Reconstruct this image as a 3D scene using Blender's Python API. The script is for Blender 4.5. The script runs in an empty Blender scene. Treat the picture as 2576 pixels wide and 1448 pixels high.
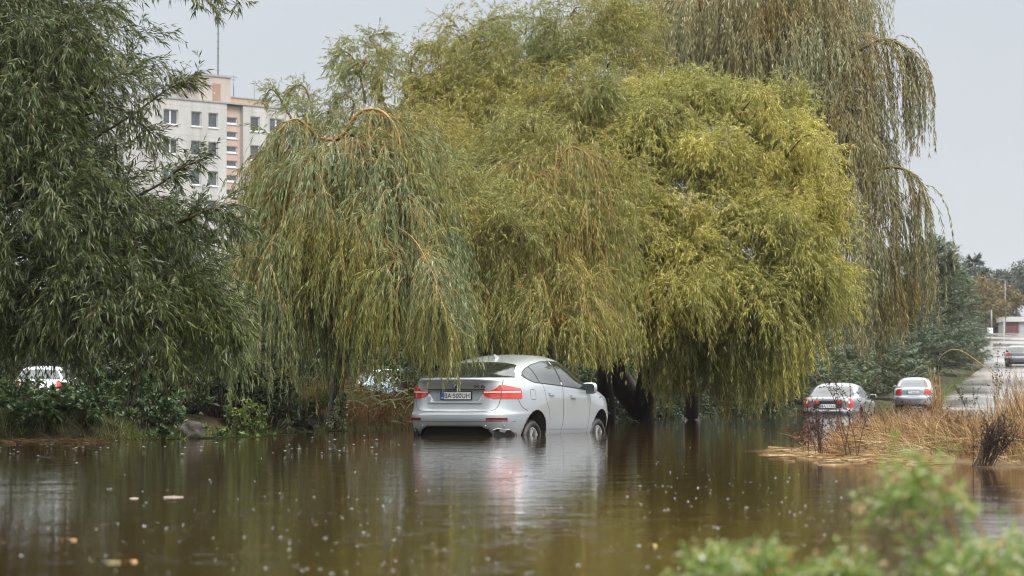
import bpy, bmesh, math, random
import numpy as np
from mathutils import Matrix, Vector
C = bpy.context.scene.collection
scene = bpy.context.scene
PI = math.pi
# ---------------------------------------------------------------- view geometry
F, CX, CY, HOR, CAMZ = 6082.0, 1288.0, 724.0, 990.0, 0.66
PITCH = math.atan((HOR - CY) / F)
_c, _s = math.cos(PITCH), math.sin(PITCH)

def at(px, py, Y):
    """World point at depth Y seen at the given spot of the 2576 px wide photograph."""
    x, y = (px - CX) / F, -(py - CY) / F
    d = np.array([x, _c - y * _s, _s + y * _c])
    return np.array([0, 0, CAMZ]) + d * (Y / d[1])

def ppm(Y):
    return F / Y
# ---------------------------------------------------------------- object helpers
def tag(o, label=None, cat=None, group=None, kind=None):
    if label: o['label'] = label
    if cat: o['category'] = cat
    if group: o['group'] = group
    if kind: o['kind'] = kind
    return o

def empty(name, loc=(0, 0, 0), rz=0.0, label=None, cat=None, group=None):
    o = bpy.data.objects.new(name, None); C.objects.link(o)
    o.location = tuple(loc); o.rotation_euler = (0, 0, rz); o.empty_display_size = .3
    return tag(o, label, cat, group)

def link(name, me, mats, parent=None):
    o = bpy.data.objects.new(name, me); C.objects.link(o)
    if not isinstance(mats, (list, tuple)): mats = [mats]
    for m in mats:
        if m: me.materials.append(m)
    if parent: o.parent = parent
    return o

def copy_tree(o, parent=None):
    c = o.copy(); C.objects.link(c); c.parent = parent
    for ch in list(o.children): copy_tree(ch, c)
    return c

def npmesh(name, V, Q, smooth=False):
    """mesh from a vertex array and an array of quads or tris"""
    V = np.asarray(V, np.float32).reshape(-1, 3); Q = np.asarray(Q, np.int32)
    k = Q.shape[1]; M = len(Q)
    me = bpy.data.meshes.new(name)
    me.vertices.add(len(V)); me.vertices.foreach_set('co', V.ravel())
    me.loops.add(M * k); me.loops.foreach_set('vertex_index', Q.ravel())
    me.polygons.add(M); me.polygons.foreach_set('loop_start', np.arange(0, M * k, k, dtype=np.int32))
    if smooth: me.polygons.foreach_set('use_smooth', np.ones(M, bool))
    me.update(calc_edges=True)
    return me

class MB:
    """collects simple shapes into one mesh"""
    def __init__(s): s.v = []; s.f = []; s.m = []; s.sm = []
    def add(s, vs, fs, mat=0, smooth=False):
        n = len(s.v); s.v += [tuple(map(float, p)) for p in vs]
        for f in fs: s.f.append(tuple(i + n for i in f)); s.m.append(mat); s.sm.append(smooth)
        return s
    def box(s, a, b, mat=0):
        x0, y0, z0 = a; x1, y1, z1 = b
        vs = [(x0,y0,z0),(x1,y0,z0),(x1,y1,z0),(x0,y1,z0),(x0,y0,z1),(x1,y0,z1),(x1,y1,z1),(x0,y1,z1)]
        return s.add(vs, [(0,3,2,1),(4,5,6,7),(0,1,5,4),(1,2,6,5),(2,3,7,6),(3,0,4,7)], mat)
    def frame(s, o, ux, uy, uz, a, b, mat=0):
        """box in a local frame"""
        n = len(s.v); s.box(a, b, mat)
        for i in range(n, len(s.v)):
            p = s.v[i]; q = np.array(o) + p[0]*np.array(ux) + p[1]*np.array(uy) + p[2]*np.array(uz); s.v[i] = tuple(q)
        return s
    def tube(s, pts, rad, k=8, mat=0, cap=True):
        V, Q = tube(pts, rad, k)
        s.add(V, [tuple(q) for q in Q], mat, True)
        if cap:
            n = len(s.v) - len(V); L = len(pts)
            s.f.append(tuple(n + (L-1)*k + i for i in range(k))); s.m.append(mat); s.sm.append(False)
            s.f.append(tuple(n + k-1-i for i in range(k))); s.m.append(mat); s.sm.append(False)
        return s
    def lathe(s, prof, k=24, axis='y', c=(0,0,0), mat=0, close=False):
        """prof: (r, t) pairs round the axis"""
        vs = []
        for r, t in prof:
            for i in range(k):
                a = 2*PI*i/k
                if axis == 'y': p = (c[0]+r*math.cos(a), c[1]+t, c[2]+r*math.sin(a))
                elif axis == 'z': p = (c[0]+r*math.cos(a), c[1]+r*math.sin(a), c[2]+t)
                else: p = (c[0]+t, c[1]+r*math.cos(a), c[2]+r*math.sin(a))
                vs.append(p)
        fs = []
        n = len(prof)
        for j in range(n if close else n-1):
            for i in range(k):
                a, b = j*k+i, j*k+(i+1) % k; c2, d = ((j+1) % n)*k+(i+1) % k, ((j+1) % n)*k+i
                fs.append((a, b, c2, d))
        return s.add(vs, fs, mat, True)
    def ball(s, c, r, k=8, mat=0, sq=(1,1,1)):
        prof = [(r*math.sin(PI*j/(k//2))+1e-5, -r*math.cos(PI*j/(k//2))) for j in range(k//2+1)]
        n = len(s.v); s.lathe(prof, k, 'z', (0,0,0), mat)
        for i in range(n, len(s.v)):
            p = s.v[i]; s.v[i] = (c[0]+p[0]*sq[0], c[1]+p[1]*sq[1], c[2]+p[2]*sq[2])
        return s
    def build(s, name, mats, parent=None):
        me = bpy.data.meshes.new(name); me.from_pydata(s.v, [], s.f)
        me.polygons.foreach_set('material_index', s.m); me.polygons.foreach_set('use_smooth', s.sm)
        me.update()
        return link(name, me, mats, parent)

def unit(a):
    return a / (np.linalg.norm(a, axis=-1, keepdims=True) + 1e-9)

def tube(pts, rad, k=8):
    P = np.asarray(pts, float); n = len(P)
    R = np.full(n, rad) if np.isscalar(rad) else np.interp(np.linspace(0, 1, n), np.linspace(0, 1, len(rad)), rad)
    T = unit(np.gradient(P, axis=0)); ref = np.array([.31, .92, .22])
    A = unit(np.cross(T, ref)); B = np.cross(T, A)
    ang = np.arange(k) * 2 * PI / k
    V = P[:, None] + R[:, None, None] * (A[:, None] * np.cos(ang)[None, :, None] + B[:, None] * np.sin(ang)[None, :, None])
    i = np.arange(n-1)[:, None] * k; j = np.arange(k)[None]; j2 = (j + 1) % k
    Q = np.stack([i + j, i + j2, i + k + j2, i + k + j], -1).reshape(-1, 4)
    return V.reshape(-1, 3), Q

def curve(pts, n=10):
    """smooth polyline through the points"""
    P = np.asarray(pts, float)
    if len(P) < 3: return np.stack([np.interp(np.linspace(0, 1, n), [0, 1], P[:, i]) for i in range(3)], 1)
    E = np.vstack([2*P[0]-P[1], P, 2*P[-1]-P[-2]]); out = []
    m = max(2, n // (len(P)-1))
    for i in range(1, len(E)-2):
        for t in np.linspace(0, 1, m, endpoint=False):
            a, b, c, d = E[i-1], E[i], E[i+1], E[i+2]
            out.append(.5*((2*b)+(-a+c)*t+(2*a-5*b+4*c-d)*t*t+(-a+3*b-3*c+d)*t**3))
    out.append(P[-1]); return np.array(out)

def sstep(a, b, x):
    t = np.clip((np.asarray(x, float) - a) / (b - a), 0, 1); return t * t * (3 - 2 * t)
# ---------------------------------------------------------------- materials
def new_mat(name):
    m = bpy.data.materials.new(name); m.use_nodes = True
    nt = m.node_tree; return m, nt, nt.nodes['Principled BSDF']

def node(nt, typ, **kw):
    n = nt.nodes.new(typ)
    for k, v in kw.items():
        if hasattr(n, k): setattr(n, k, v)
        else: n.inputs[k].default_value = v
    return n

def ramp(nt, fac, stops, interp='LINEAR'):
    r = nt.nodes.new('ShaderNodeValToRGB'); cr = r.color_ramp; cr.interpolation = interp
    while len(cr.elements) < len(stops): cr.elements.new(.5)
    for e, (p, c) in zip(cr.elements, stops): e.position = p; e.color = (*c, 1)
    nt.links.new(fac, r.inputs[0]); return r.outputs[0]

def simple(name, col, rough=.5, metal=0.0, coat=0.0, var=.12, scale=6.0, spec=.5, bump=0.0, bscale=40.0):
    m, nt, b = new_mat(name)
    co = node(nt, 'ShaderNodeTexCoord')
    nz = node(nt, 'ShaderNodeTexNoise', Scale=scale, Detail=5.0)
    nt.links.new(co.outputs['Object'], nz.inputs['Vector'])
    c0 = tuple(max(0, c*(1-var)) for c in col); c1 = tuple(min(1, c*(1+var)) for c in col)
    nt.links.new(ramp(nt, nz.outputs['Fac'], [(.3, c0), (.7, c1)]), b.inputs['Base Color'])
    b.inputs['Roughness'].default_value = rough; b.inputs['Metallic'].default_value = metal
    b.inputs['Coat Weight'].default_value = coat; b.inputs['Coat Roughness'].default_value = .05
    b.inputs['Specular IOR Level'].default_value = spec
    if bump:
        n2 = node(nt, 'ShaderNodeTexNoise', Scale=bscale, Detail=6.0)
        nt.links.new(co.outputs['Object'], n2.inputs['Vector'])
        bp = node(nt, 'ShaderNodeBump', Strength=bump, Distance=.02)
        nt.links.new(n2.outputs['Fac'], bp.inputs['Height']); nt.links.new(bp.outputs[0], b.inputs['Normal'])
    return m

def leaf_mat(name, stops, patch=None, rough=.42, trans=.3, spec=.5, pscale=.55, yellow=0.0):
    """foliage: a colour of its own for every leaf, drifting in patches through the crown"""
    m, nt, b = new_mat(name)
    g = node(nt, 'ShaderNodeNewGeometry')
    col = ramp(nt, g.outputs['Random Per Island'], stops)
    if patch:
        nz = node(nt, 'ShaderNodeTexNoise', Scale=pscale, Detail=4.0)
        co = node(nt, 'ShaderNodeTexCoord'); nt.links.new(co.outputs['Object'], nz.inputs['Vector'])
        f = ramp(nt, nz.outputs['Fac'], [(.42, (0, 0, 0)), (.62, (1, 1, 1))])
        mx = node(nt, 'ShaderNodeMix', data_type='RGBA', blend_type='MIX')
        nt.links.new(f, mx.inputs[0]); nt.links.new(col, mx.inputs[6])
        col2 = ramp(nt, g.outputs['Random Per Island'], patch)
        nt.links.new(col2, mx.inputs[7]); col = mx.outputs[2]
    nt.links.new(col, b.inputs['Base Color'])
    b.inputs['Roughness'].default_value = rough; b.inputs['Specular IOR Level'].default_value = spec
    if trans:
        tr = node(nt, 'ShaderNodeBsdfTranslucent'); nt.links.new(col, tr.inputs['Color'])
        ms = node(nt, 'ShaderNodeMixShader'); ms.inputs[0].default_value = trans
        out = nt.nodes['Material Output']
        nt.links.new(b.outputs[0], ms.inputs[1]); nt.links.new(tr.outputs[0], ms.inputs[2]); nt.links.new(ms.outputs[0], out.inputs['Surface'])
    return m

M = {}
M['bark_dark'] = simple('dark wet bark', (.022, .017, .013), .6, var=.5, scale=9, bump=.8, bscale=14)
M['bark_brown'] = simple('brown bark', (.06, .042, .028), .7, var=.4, scale=9, bump=.8, bscale=18)
M['twig_orange'] = simple('orange twig', (.34, .17, .035), .5, var=.4, scale=3)
M['twig_olive'] = simple('olive twig', (.15, .10, .03), .5, var=.4, scale=3)
M['twig_brown'] = simple('brown twig', (.06, .035, .02), .6, var=.4, scale=3)
M['dead_wood'] = simple('bleached wood', (.24, .235, .23), .6, var=.3, scale=7, bump=.5)
M['straw'] = leaf_mat('dry straw', [(0, (.11, .06, .024)), (.35, (.27, .165, .065)), (.7, (.43, .30, .14)), (1, (.60, .48, .29))],
                      [(0, (.07, .034, .014)), (.5, (.20, .10, .036)), (1, (.38, .22, .085))], .6, .2, .3, pscale=1.3)
M['reed_brown'] = leaf_mat('brown reeds', [(0, (.06, .028, .012)), (.5, (.15, .07, .025)), (.85, (.27, .15, .05)), (1, (.16, .15, .05))], None, .6, .2, .3)
M['weed_brown'] = simple('brown dead weed', (.055, .022, .014), .7, var=.5, scale=8)
M['grass_green'] = leaf_mat('wet green grass', [(0, (.035, .06, .014)), (.6, (.09, .12, .03)), (.9, (.19, .17, .05)), (1, (.3, .2, .07))], None, .45, .3)
# ================================================================ camera, sky, sun
cam = bpy.data.objects.new('camera', bpy.data.cameras.new('camera')); C.objects.link(cam)
cam.location = (0, 0, CAMZ); cam.rotation_euler = (PI/2 + PITCH, 0, 0)
cam.data.sensor_width = 36.0; cam.data.lens = F / 2576 * 36.0
cam.data.clip_start = .1; cam.data.clip_end = 5000
cam.data.dof.use_dof = True; cam.data.dof.focus_distance = 38.5; cam.data.dof.aperture_fstop = 3.6
scene.camera = cam
scene.view_settings.view_transform = 'Standard'; scene.view_settings.look = 'None'
scene.view_settings.exposure = 0.62; scene.view_settings.gamma = 1.0
scene.cycles.use_denoising = True; scene.cycles.filter_width = 1.05; scene.cycles.pixel_filter_type = 'BLACKMAN_HARRIS'
scene.cycles.max_bounces = 8; scene.cycles.diffuse_bounces = 3; scene.cycles.glossy_bounces = 4
scene.cycles.transmission_bounces = 4; scene.cycles.volume_bounces = 1
SUN_EL, SUN_AZ = math.radians(52), math.radians(135)      # azimuth clockwise from +Y
world = bpy.data.worlds.new('World'); scene.world = world; world.use_nodes = True
wn = world.node_tree; bg = wn.nodes['Background']
sky = node(wn, 'ShaderNodeTexSky', sky_type='NISHITA'); sky.sun_disc = False
sky.sun_elevation = SUN_EL; sky.sun_rotation = SUN_AZ; sky.air_density = 1.0; sky.dust_density = 4.0
# overcast: the cloud sheet is about three times as bright overhead as at the horizon
tc = node(wn, 'ShaderNodeTexCoord'); sep = node(wn, 'ShaderNodeSeparateXYZ'); wn.links.new(tc.outputs['Generated'], sep.inputs[0])
cl = ramp(wn, sep.outputs['Z'], [(0.0, (4.4, 4.65, 4.95)), (.18, (4.5, 4.75, 5.05)), (.45, (15., 15.3, 15.4)), (1.0, (29., 29.0, 28.4))])
nzs = node(wn, 'ShaderNodeTexNoise', Scale=2.2, Detail=4.0); wn.links.new(tc.outputs['Generated'], nzs.inputs['Vector'])
cv = ramp(wn, nzs.outputs['Fac'], [(.3, (.90, .90, .915)), (.7, (1.07, 1.07, 1.06))])
mul = node(wn, 'ShaderNodeMix', data_type='RGBA', blend_type='MULTIPLY'); mul.inputs[0].default_value = 1.0
wn.links.new(cl, mul.inputs[6]); wn.links.new(cv, mul.inputs[7])
mixs = node(wn, 'ShaderNodeMix', data_type='RGBA', blend_type='MIX'); mixs.inputs[0].default_value = .92
wn.links.new(sky.outputs[0], mixs.inputs[6]); wn.links.new(mul.outputs[2], mixs.inputs[7])
wn.links.new(mixs.outputs[2], bg.inputs['Color']); bg.inputs['Strength'].default_value = .1
sun = bpy.data.objects.new('sun', bpy.data.lights.new('sun', 'SUN')); C.objects.link(sun)
sun.data.energy = 1.5; sun.data.angle = math.radians(25); sun.data.color = (1, .965, .9)
sd = Vector((math.sin(SUN_AZ)*math.cos(SUN_EL), math.cos(SUN_AZ)*math.cos(SUN_EL), math.sin(SUN_EL)))
sun.rotation_euler = sd.to_track_quat('Z', 'Y').to_euler(); sun.location = (0, 0, 60)
# ================================================================ terrain
BL = np.array([(0, -30), (33, -30), (34.2, -7.5), (35, -4.9), (43, -3.2), (46, -2.0), (67, 2.3), (77, 5.2), (80, 9.0), (88, 11.5), (103, 16.2), (130, 22.8), (168, 32), (300, 57), (340, 62), (2000, 62)], float)
BR = np.array([(0, 200), (20.3, 200), (20.8, 4.5), (23, 4.1), (25, 3.5), (27.7, 2.85), (29.6, 3.4), (31.5, 6.2), (36, 7.4), (55.7, 11.3), (73, 15.4), (103, 24.5), (130, 31), (168, 41), (300, 69), (2000, 75)], float)
BED = np.array([(-50, -.9), (8, -.7), (38, -.49), (74, -.45), (101, -.06), (107, 0.0), (130, .82), (168, 2.5), (300, 8.1), (340, 9.0), (2000, 9.0)], float)
def pieces(y): return np.interp(y, BL[:, 0], BL[:, 1]), np.interp(y, BR[:, 0], BR[:, 1]), np.interp(y, BED[:, 0], BED[:, 1])
def ground_z(x, y):
    x = np.asarray(x, float); y = np.asarray(y, float)
    xl, xr, bed = pieces(y)
    wob = .25*np.sin(x*1.7+y*.9) + .2*np.sin(x*.6-y*1.3)
    up = np.maximum(.32, bed + .22) + .05*np.sin(x*.8+1)*np.sin(y*.7)
    dl = sstep(-.5, 1.6, xl - x + wob*np.where(y < 100, 1, .5))
    dr = sstep(-.3, 1.5, np.minimum(x - xr, (y - 20.6)*1.5 + .0*x) + wob*.5)
    upr = np.where(y < 100, np.maximum(.17, bed+.22), up)
    z = np.maximum(bed + (up - bed)*dl, bed + (upr - bed)*dr)
    near = sstep(7.4, 5.4, y) * sstep(-.3, .5, x)
    return np.maximum(z, -.7 + .92*near) + 0*z if np.ndim(z) == 0 else np.where(y < 8, np.maximum(z, -.7 + .92*near), z)
xs = np.unique(np.concatenate([np.linspace(-900, -60, 15), np.linspace(-60, -14, 24), np.linspace(-14, 40, 136), np.linspace(40, 90, 41), np.linspace(90, 900, 15)]))
ys = np.unique(np.concatenate([np.linspace(-60, 0, 7), np.linspace(0, 20, 30), np.linspace(20, 48, 84), np.linspace(48, 110, 90), np.linspace(110, 350, 81), np.linspace(350, 1150, 10)]))
GX, GY = np.meshgrid(xs, ys)
GZ = ground_z(GX, GY)
nx, ny = len(xs), len(ys)
ii = (np.arange(ny-1)[:, None]*nx + np.arange(nx-1)[None]).ravel()
mg, nt, b = new_mat('earth and grass ground')
co = node(nt, 'ShaderNodeTexCoord')
n1 = node(nt, 'ShaderNodeTexNoise', Scale=.35, Detail=8.0); n2 = node(nt, 'ShaderNodeTexNoise', Scale=7.0, Detail=6.0)
for n in (n1, n2): nt.links.new(co.outputs['Object'], n.inputs['Vector'])
c1 = ramp(nt, n1.outputs['Fac'], [(.35, (.025, .028, .010)), (.55, (.045, .038, .016)), (.7, (.085, .06, .03))])
c2 = ramp(nt, n2.outputs['Fac'], [(.3, (.5, .5, .5)), (.7, (1.3, 1.3, 1.3))])
mm = node(nt, 'ShaderNodeMix', data_type='RGBA', blend_type='MULTIPLY'); mm.inputs[0].default_value = 1
nt.links.new(c1, mm.inputs[6]); nt.links.new(c2, mm.inputs[7]); nt.links.new(mm.outputs[2], b.inputs['Base Color'])
b.inputs['Roughness'].default_value = .9; b.inputs['Specular IOR Level'].default_value = .15
bp = node(nt, 'ShaderNodeBump', Strength=.6, Distance=.05); nt.links.new(n2.outputs['Fac'], bp.inputs['Height']); nt.links.new(bp.outputs[0], b.inputs['Normal'])
tag(link('ground', npmesh('ground', np.stack([GX, GY, GZ], -1), np.stack([ii, ii+1, ii+nx+1, ii+nx], -1), True), mg), kind='structure')
# ---------------------------------------------------------------- road
RC = np.array([(18, -6.0), (38, 1.6), (74, 11.3), (103, 20.3), (130, 27.0), (168, 36.6), (235, 50), (300, 63.5), (316, 66)], float)
ry = np.concatenate([np.linspace(18, 110, 60), np.linspace(112, 300, 70)])
rv = []
for y in ry:
    c = np.interp(y, RC[:, 0], RC[:, 1]); w = np.interp(y, [18, 103, 130, 200, 250, 300], [3.0, 3.6, 3.6, 4.0, 7.0, 11.0])
    for t in np.linspace(-1, 1, 9):
        x = c + t*w; rv.append((x, y, np.interp(y, BED[:, 0], BED[:, 1]) + .03 + .05*(1-t*t)))
rv = np.array(rv); k = 9
ii = (np.arange(len(ry)-1)[:, None]*k + np.arange(k-1)[None]).ravel()
mr, nt, b = new_mat('wet worn asphalt')
co = node(nt, 'ShaderNodeTexCoord')
n1 = node(nt, 'ShaderNodeTexNoise', Scale=.22, Detail=7.0); n2 = node(nt, 'ShaderNodeTexNoise', Scale=16.0, Detail=5.0)
mp = node(nt, 'ShaderNodeMapping'); mp.inputs['Scale'].default_value = (1, .35, 1); mp.inputs['Rotation'].default_value = (0, 0, .25)
nt.links.new(co.outputs['Object'], mp.inputs[0]); nt.links.new(mp.outputs[0], n1.inputs['Vector']); nt.links.new(co.outputs['Object'], n2.inputs['Vector'])
c1 = ramp(nt, n1.outputs['Fac'], [(.35, (.10, .095, .088)), (.5, (.17, .165, .16)), (.65, (.23, .20, .17))])
nt.links.new(c1, b.inputs['Base Color'])
nt.links.new(ramp(nt, n1.outputs['Fac'], [(.4, (.10,)*3), (.6, (.32,)*3)]), b.inputs['Roughness'])
bp = node(nt, 'ShaderNodeBump', Strength=.25, Distance=.01); nt.links.new(n2.outputs['Fac'], bp.inputs['Height']); nt.links.new(bp.outputs[0], b.inputs['Normal'])
tag(link('road', npmesh('road', rv, np.stack([ii, ii+1, ii+k+1, ii+k], -1), True), mr), kind='structure')
# ---------------------------------------------------------------- flood water
mw, nt, b = new_mat('muddy flood water')
co = node(nt, 'ShaderNodeTexCoord')
nz0 = node(nt, 'ShaderNodeTexNoise', Scale=.12, Detail=3.0); nt.links.new(co.outputs['Object'], nz0.inputs['Vector'])
nt.links.new(ramp(nt, nz0.outputs['Fac'], [(.35, (.026, .0135, .0035)), (.65, (.038, .020, .0055))]), b.inputs['Base Color'])
b.inputs['IOR'].default_value = 1.33; b.inputs['Roughness'].default_value = .035; b.inputs['Specular IOR Level'].default_value = .5
hs = []
for sc, det, amp, st in ((1.3, 3.0, 1.0, (1, 1, 1)), (5.5, 3.0, .42, (1, 1.0, 1)), (19.0, 2.0, .12, (1, 1, 1))):
    mp = node(nt, 'ShaderNodeMapping'); mp.inputs['Scale'].default_value = st; nt.links.new(co.outputs['Object'], mp.inputs[0])
    n = node(nt, 'ShaderNodeTexNoise', Scale=sc, Detail=det); nt.links.new(mp.outputs[0], n.inputs['Vector'])
    mu = node(nt, 'ShaderNodeMath', operation='MULTIPLY'); mu.inputs[1].default_value = amp; nt.links.new(n.outputs['Fac'], mu.inputs[0]); hs.append(mu)
a1 = node(nt, 'ShaderNodeMath', operation='ADD'); a2 = node(nt, 'ShaderNodeMath', operation='ADD')
nt.links.new(hs[0].outputs[0], a1.inputs[0]); nt.links.new(hs[1].outputs[0], a1.inputs[1]); nt.links.new(a1.outputs[0], a2.inputs[0]); nt.links.new(hs[2].outputs[0], a2.inputs[1])
# rings left by rain drops: one ring of its own size in every cell
rings = []
for sc in (2.1, 4.3):
    vo = node(nt, 'ShaderNodeTexVoronoi', Scale=sc); nt.links.new(co.outputs['Object'], vo.inputs['Vector'])
    sx_ = node(nt, 'ShaderNodeSeparateXYZ'); nt.links.new(vo.outputs['Color'], sx_.inputs[0])
    r0 = node(nt, 'ShaderNodeMath', operation='MULTIPLY'); r0.inputs[1].default_value = .38; nt.links.new(sx_.outputs[0], r0.inputs[0])
    df = node(nt, 'ShaderNodeMath', operation='SUBTRACT'); nt.links.new(vo.outputs['Distance'], df.inputs[0]); nt.links.new(r0.outputs[0], df.inputs[1])
    dv = node(nt, 'ShaderNodeMath', operation='MULTIPLY'); dv.inputs[1].default_value = 22; nt.links.new(df.outputs[0], dv.inputs[0])
    sq = node(nt, 'ShaderNodeMath', operation='MULTIPLY'); nt.links.new(dv.outputs[0], sq.inputs[0]); nt.links.new(dv.outputs[0], sq.inputs[1])
    on = node(nt, 'ShaderNodeMath', operation='SUBTRACT'); on.inputs[0].default_value = 1.0; nt.links.new(sq.outputs[0], on.inputs[1])
    mx_ = node(nt, 'ShaderNodeMath', operation='MAXIMUM'); mx_.inputs[1].default_value = 0; nt.links.new(on.outputs[0], mx_.inputs[0])
    am = node(nt, 'ShaderNodeMath', operation='MULTIPLY'); nt.links.new(mx_.outputs[0], am.inputs[0]); nt.links.new(sx_.outputs[1], am.inputs[1]); rings.append(am)
ra = node(nt, 'ShaderNodeMath', operation='ADD'); nt.links.new(rings[0].outputs[0], ra.inputs[0]); nt.links.new(rings[1].outputs[0], ra.inputs[1])
rb = node(nt, 'ShaderNodeMath', operation='MULTIPLY_ADD'); rb.inputs[1].default_value = .28; nt.links.new(ra.outputs[0], rb.inputs[0]); nt.links.new(a2.outputs[0], rb.inputs[2])
bp = node(nt, 'ShaderNodeBump', Strength=1.0, Distance=.0045); nt.links.new(rb.outputs[0], bp.inputs['Height']); nt.links.new(bp.outputs[0], b.inputs['Normal'])
wx, wy = np.linspace(-60, 60, 25), np.linspace(-20, 112, 23)
WX, WY = np.meshgrid(wx, wy); nn = len(wx)
ii = (np.arange(len(wy)-1)[:, None]*nn + np.arange(nn-1)[None]).ravel()
tag(link('water', npmesh('water', np.stack([WX, WY, 0*WX], -1), np.stack([ii, ii+1, ii+nn+1, ii+nn], -1), True), mw), kind='structure')
# ---------------------------------------------------------------- misty air
mh = bpy.data.materials.new('misty rain air'); mh.use_nodes = True; nt = mh.node_tree
for n in list(nt.nodes):
    if n.type == 'BSDF_PRINCIPLED': nt.nodes.remove(n)
pv = node(nt, 'ShaderNodeVolumePrincipled'); pv.inputs['Color'].default_value = (.93, .95, .97, 1); pv.inputs['Density'].default_value = .00013
nt.links.new(pv.outputs[0], nt.nodes['Material Output'].inputs['Volume'])
tag(MB().box((-905, -65, -2), (905, 1155, 60)).build('haze', mh), 'thin grey rain mist in the air between the trees and far road', 'haze', kind='stuff')
# ================================================================ vehicles
M['silver'] = simple('silver car paint', (.40, .435, .46), .34, .35, 1.0, var=.03, scale=2)
M['silver_grey'] = simple('grey silver car paint', (.19, .20, .205), .32, .55, 1.0, var=.03, scale=2)
M['silver_blue'] = simple('bluish silver car paint', (.32, .35, .40), .32, .5, 1.0, var=.03, scale=2)
M['white_paint'] = simple('white car paint', (.78, .79, .79), .3, 0, 1.0, var=.03, scale=2)
M['pale_blue_paint'] = simple('pale blue car paint', (.42, .60, .72), .3, 0, 1.0, var=.03, scale=2)
M['dark_grey_paint'] = simple('dark grey car paint', (.10, .105, .115), .3, .3, 1.0, var=.03, scale=2)
M['car_glass'] = simple('dark car glass', (.012, .016, .016), .04, 0, 0, var=.1, spec=.75)
M['car_glass_pale'] = simple('misted car glass', (.03, .04, .042), .06, 0, 0, var=.1, spec=.9)
M['black_plastic'] = simple('black plastic', (.012, .012, .013), .5, var=.2)
M['well_black'] = simple('wheel well liner', (.006, .006, .006), .8, var=.2)
M['rubber'] = simple('wet tyre rubber', (.014, .014, .014), .45, var=.25, scale=20)
M['alloy'] = simple('silver alloy', (.62, .63, .64), .35, .3, var=.06)
M['chrome'] = simple('chrome', (.36, .36, .37), .2, 1.0, var=.03)
M['lens_red'] = simple('red lamp lens', (.52, .022, .012), .12, 0, 1.0, var=.25, scale=9)
M['lens_dark'] = simple('dark red lens', (.16, .008, .008), .12, 0, 1.0, var=.2, scale=9)
M['lens_orange'] = simple('orange red lamp lens', (.55, .032, .016), .12, 0, 1.0, var=.2, scale=9)
M['lens_clear'] = simple('clear lamp strip', (.72, .60, .58), .15, 0, 1.0, var=.1, scale=9)
M['plate_white'] = simple('plate white', (.72, .73, .74), .4, var=.03)
M['plate_blue'] = simple('plate blue', (.02, .10, .42), .4, var=.05)
M['letter_black'] = simple('black lettering', (.012, .012, .014), .5, var=.1)
M['letter_white'] = simple('white lettering', (.75, .75, .75), .5, var=.05)
M['seam'] = simple('shadow gap rubber', (.02, .02, .02), .7, var=.1)

def pchip(x, y):
    """monotone cubic interpolation through the table"""
    x = np.asarray(x, float); y = np.asarray(y, float); h = np.diff(x); d = np.diff(y)/h
    m = np.zeros(len(x)); m[0] = d[0]; m[-1] = d[-1]
    for i in range(1, len(x)-1):
        m[i] = 0 if d[i-1]*d[i] <= 0 else (h[i-1]+h[i])*3/((2*h[i]+h[i-1])/d[i-1]+(h[i]+2*h[i-1])/d[i])
    def f(t):
        t = np.clip(np.asarray(t, float), x[0], x[-1]); i = np.clip(np.searchsorted(x, t)-1, 0, len(x)-2)
        s = (t-x[i])/h[i]
        return y[i]*(1+2*s)*(1-s)**2 + h[i]*m[i]*s*(1-s)**2 + y[i+1]*s*s*(3-2*s) + h[i]*m[i+1]*s*s*(s-1)
    return f

def text_mesh(s, height, width=None):
    """text as a flat mesh in its own XY plane, lower left at the origin"""
    cu = bpy.data.curves.new('lettering', 'FONT'); cu.body = s; cu.size = height/.73; cu.extrude = .001
    o = bpy.data.objects.new('lettering', cu); C.objects.link(o)
    bpy.context.view_layer.update(); dg = bpy.context.evaluated_depsgraph_get()
    me = bpy.data.meshes.new_from_object(o.evaluated_get(dg)); bpy.data.objects.remove(o)
    co = np.zeros(len(me.vertices)*3, np.float32); me.vertices.foreach_get('co', co); co = co.reshape(-1, 3)
    co[:, :2] -= co[:, :2].min(0)
    if width: co[:, 0] *= width / co[:, 0].max()
    me.vertices.foreach_set('co', co.ravel()); me.update(); me.materials.clear()
    return me

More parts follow.
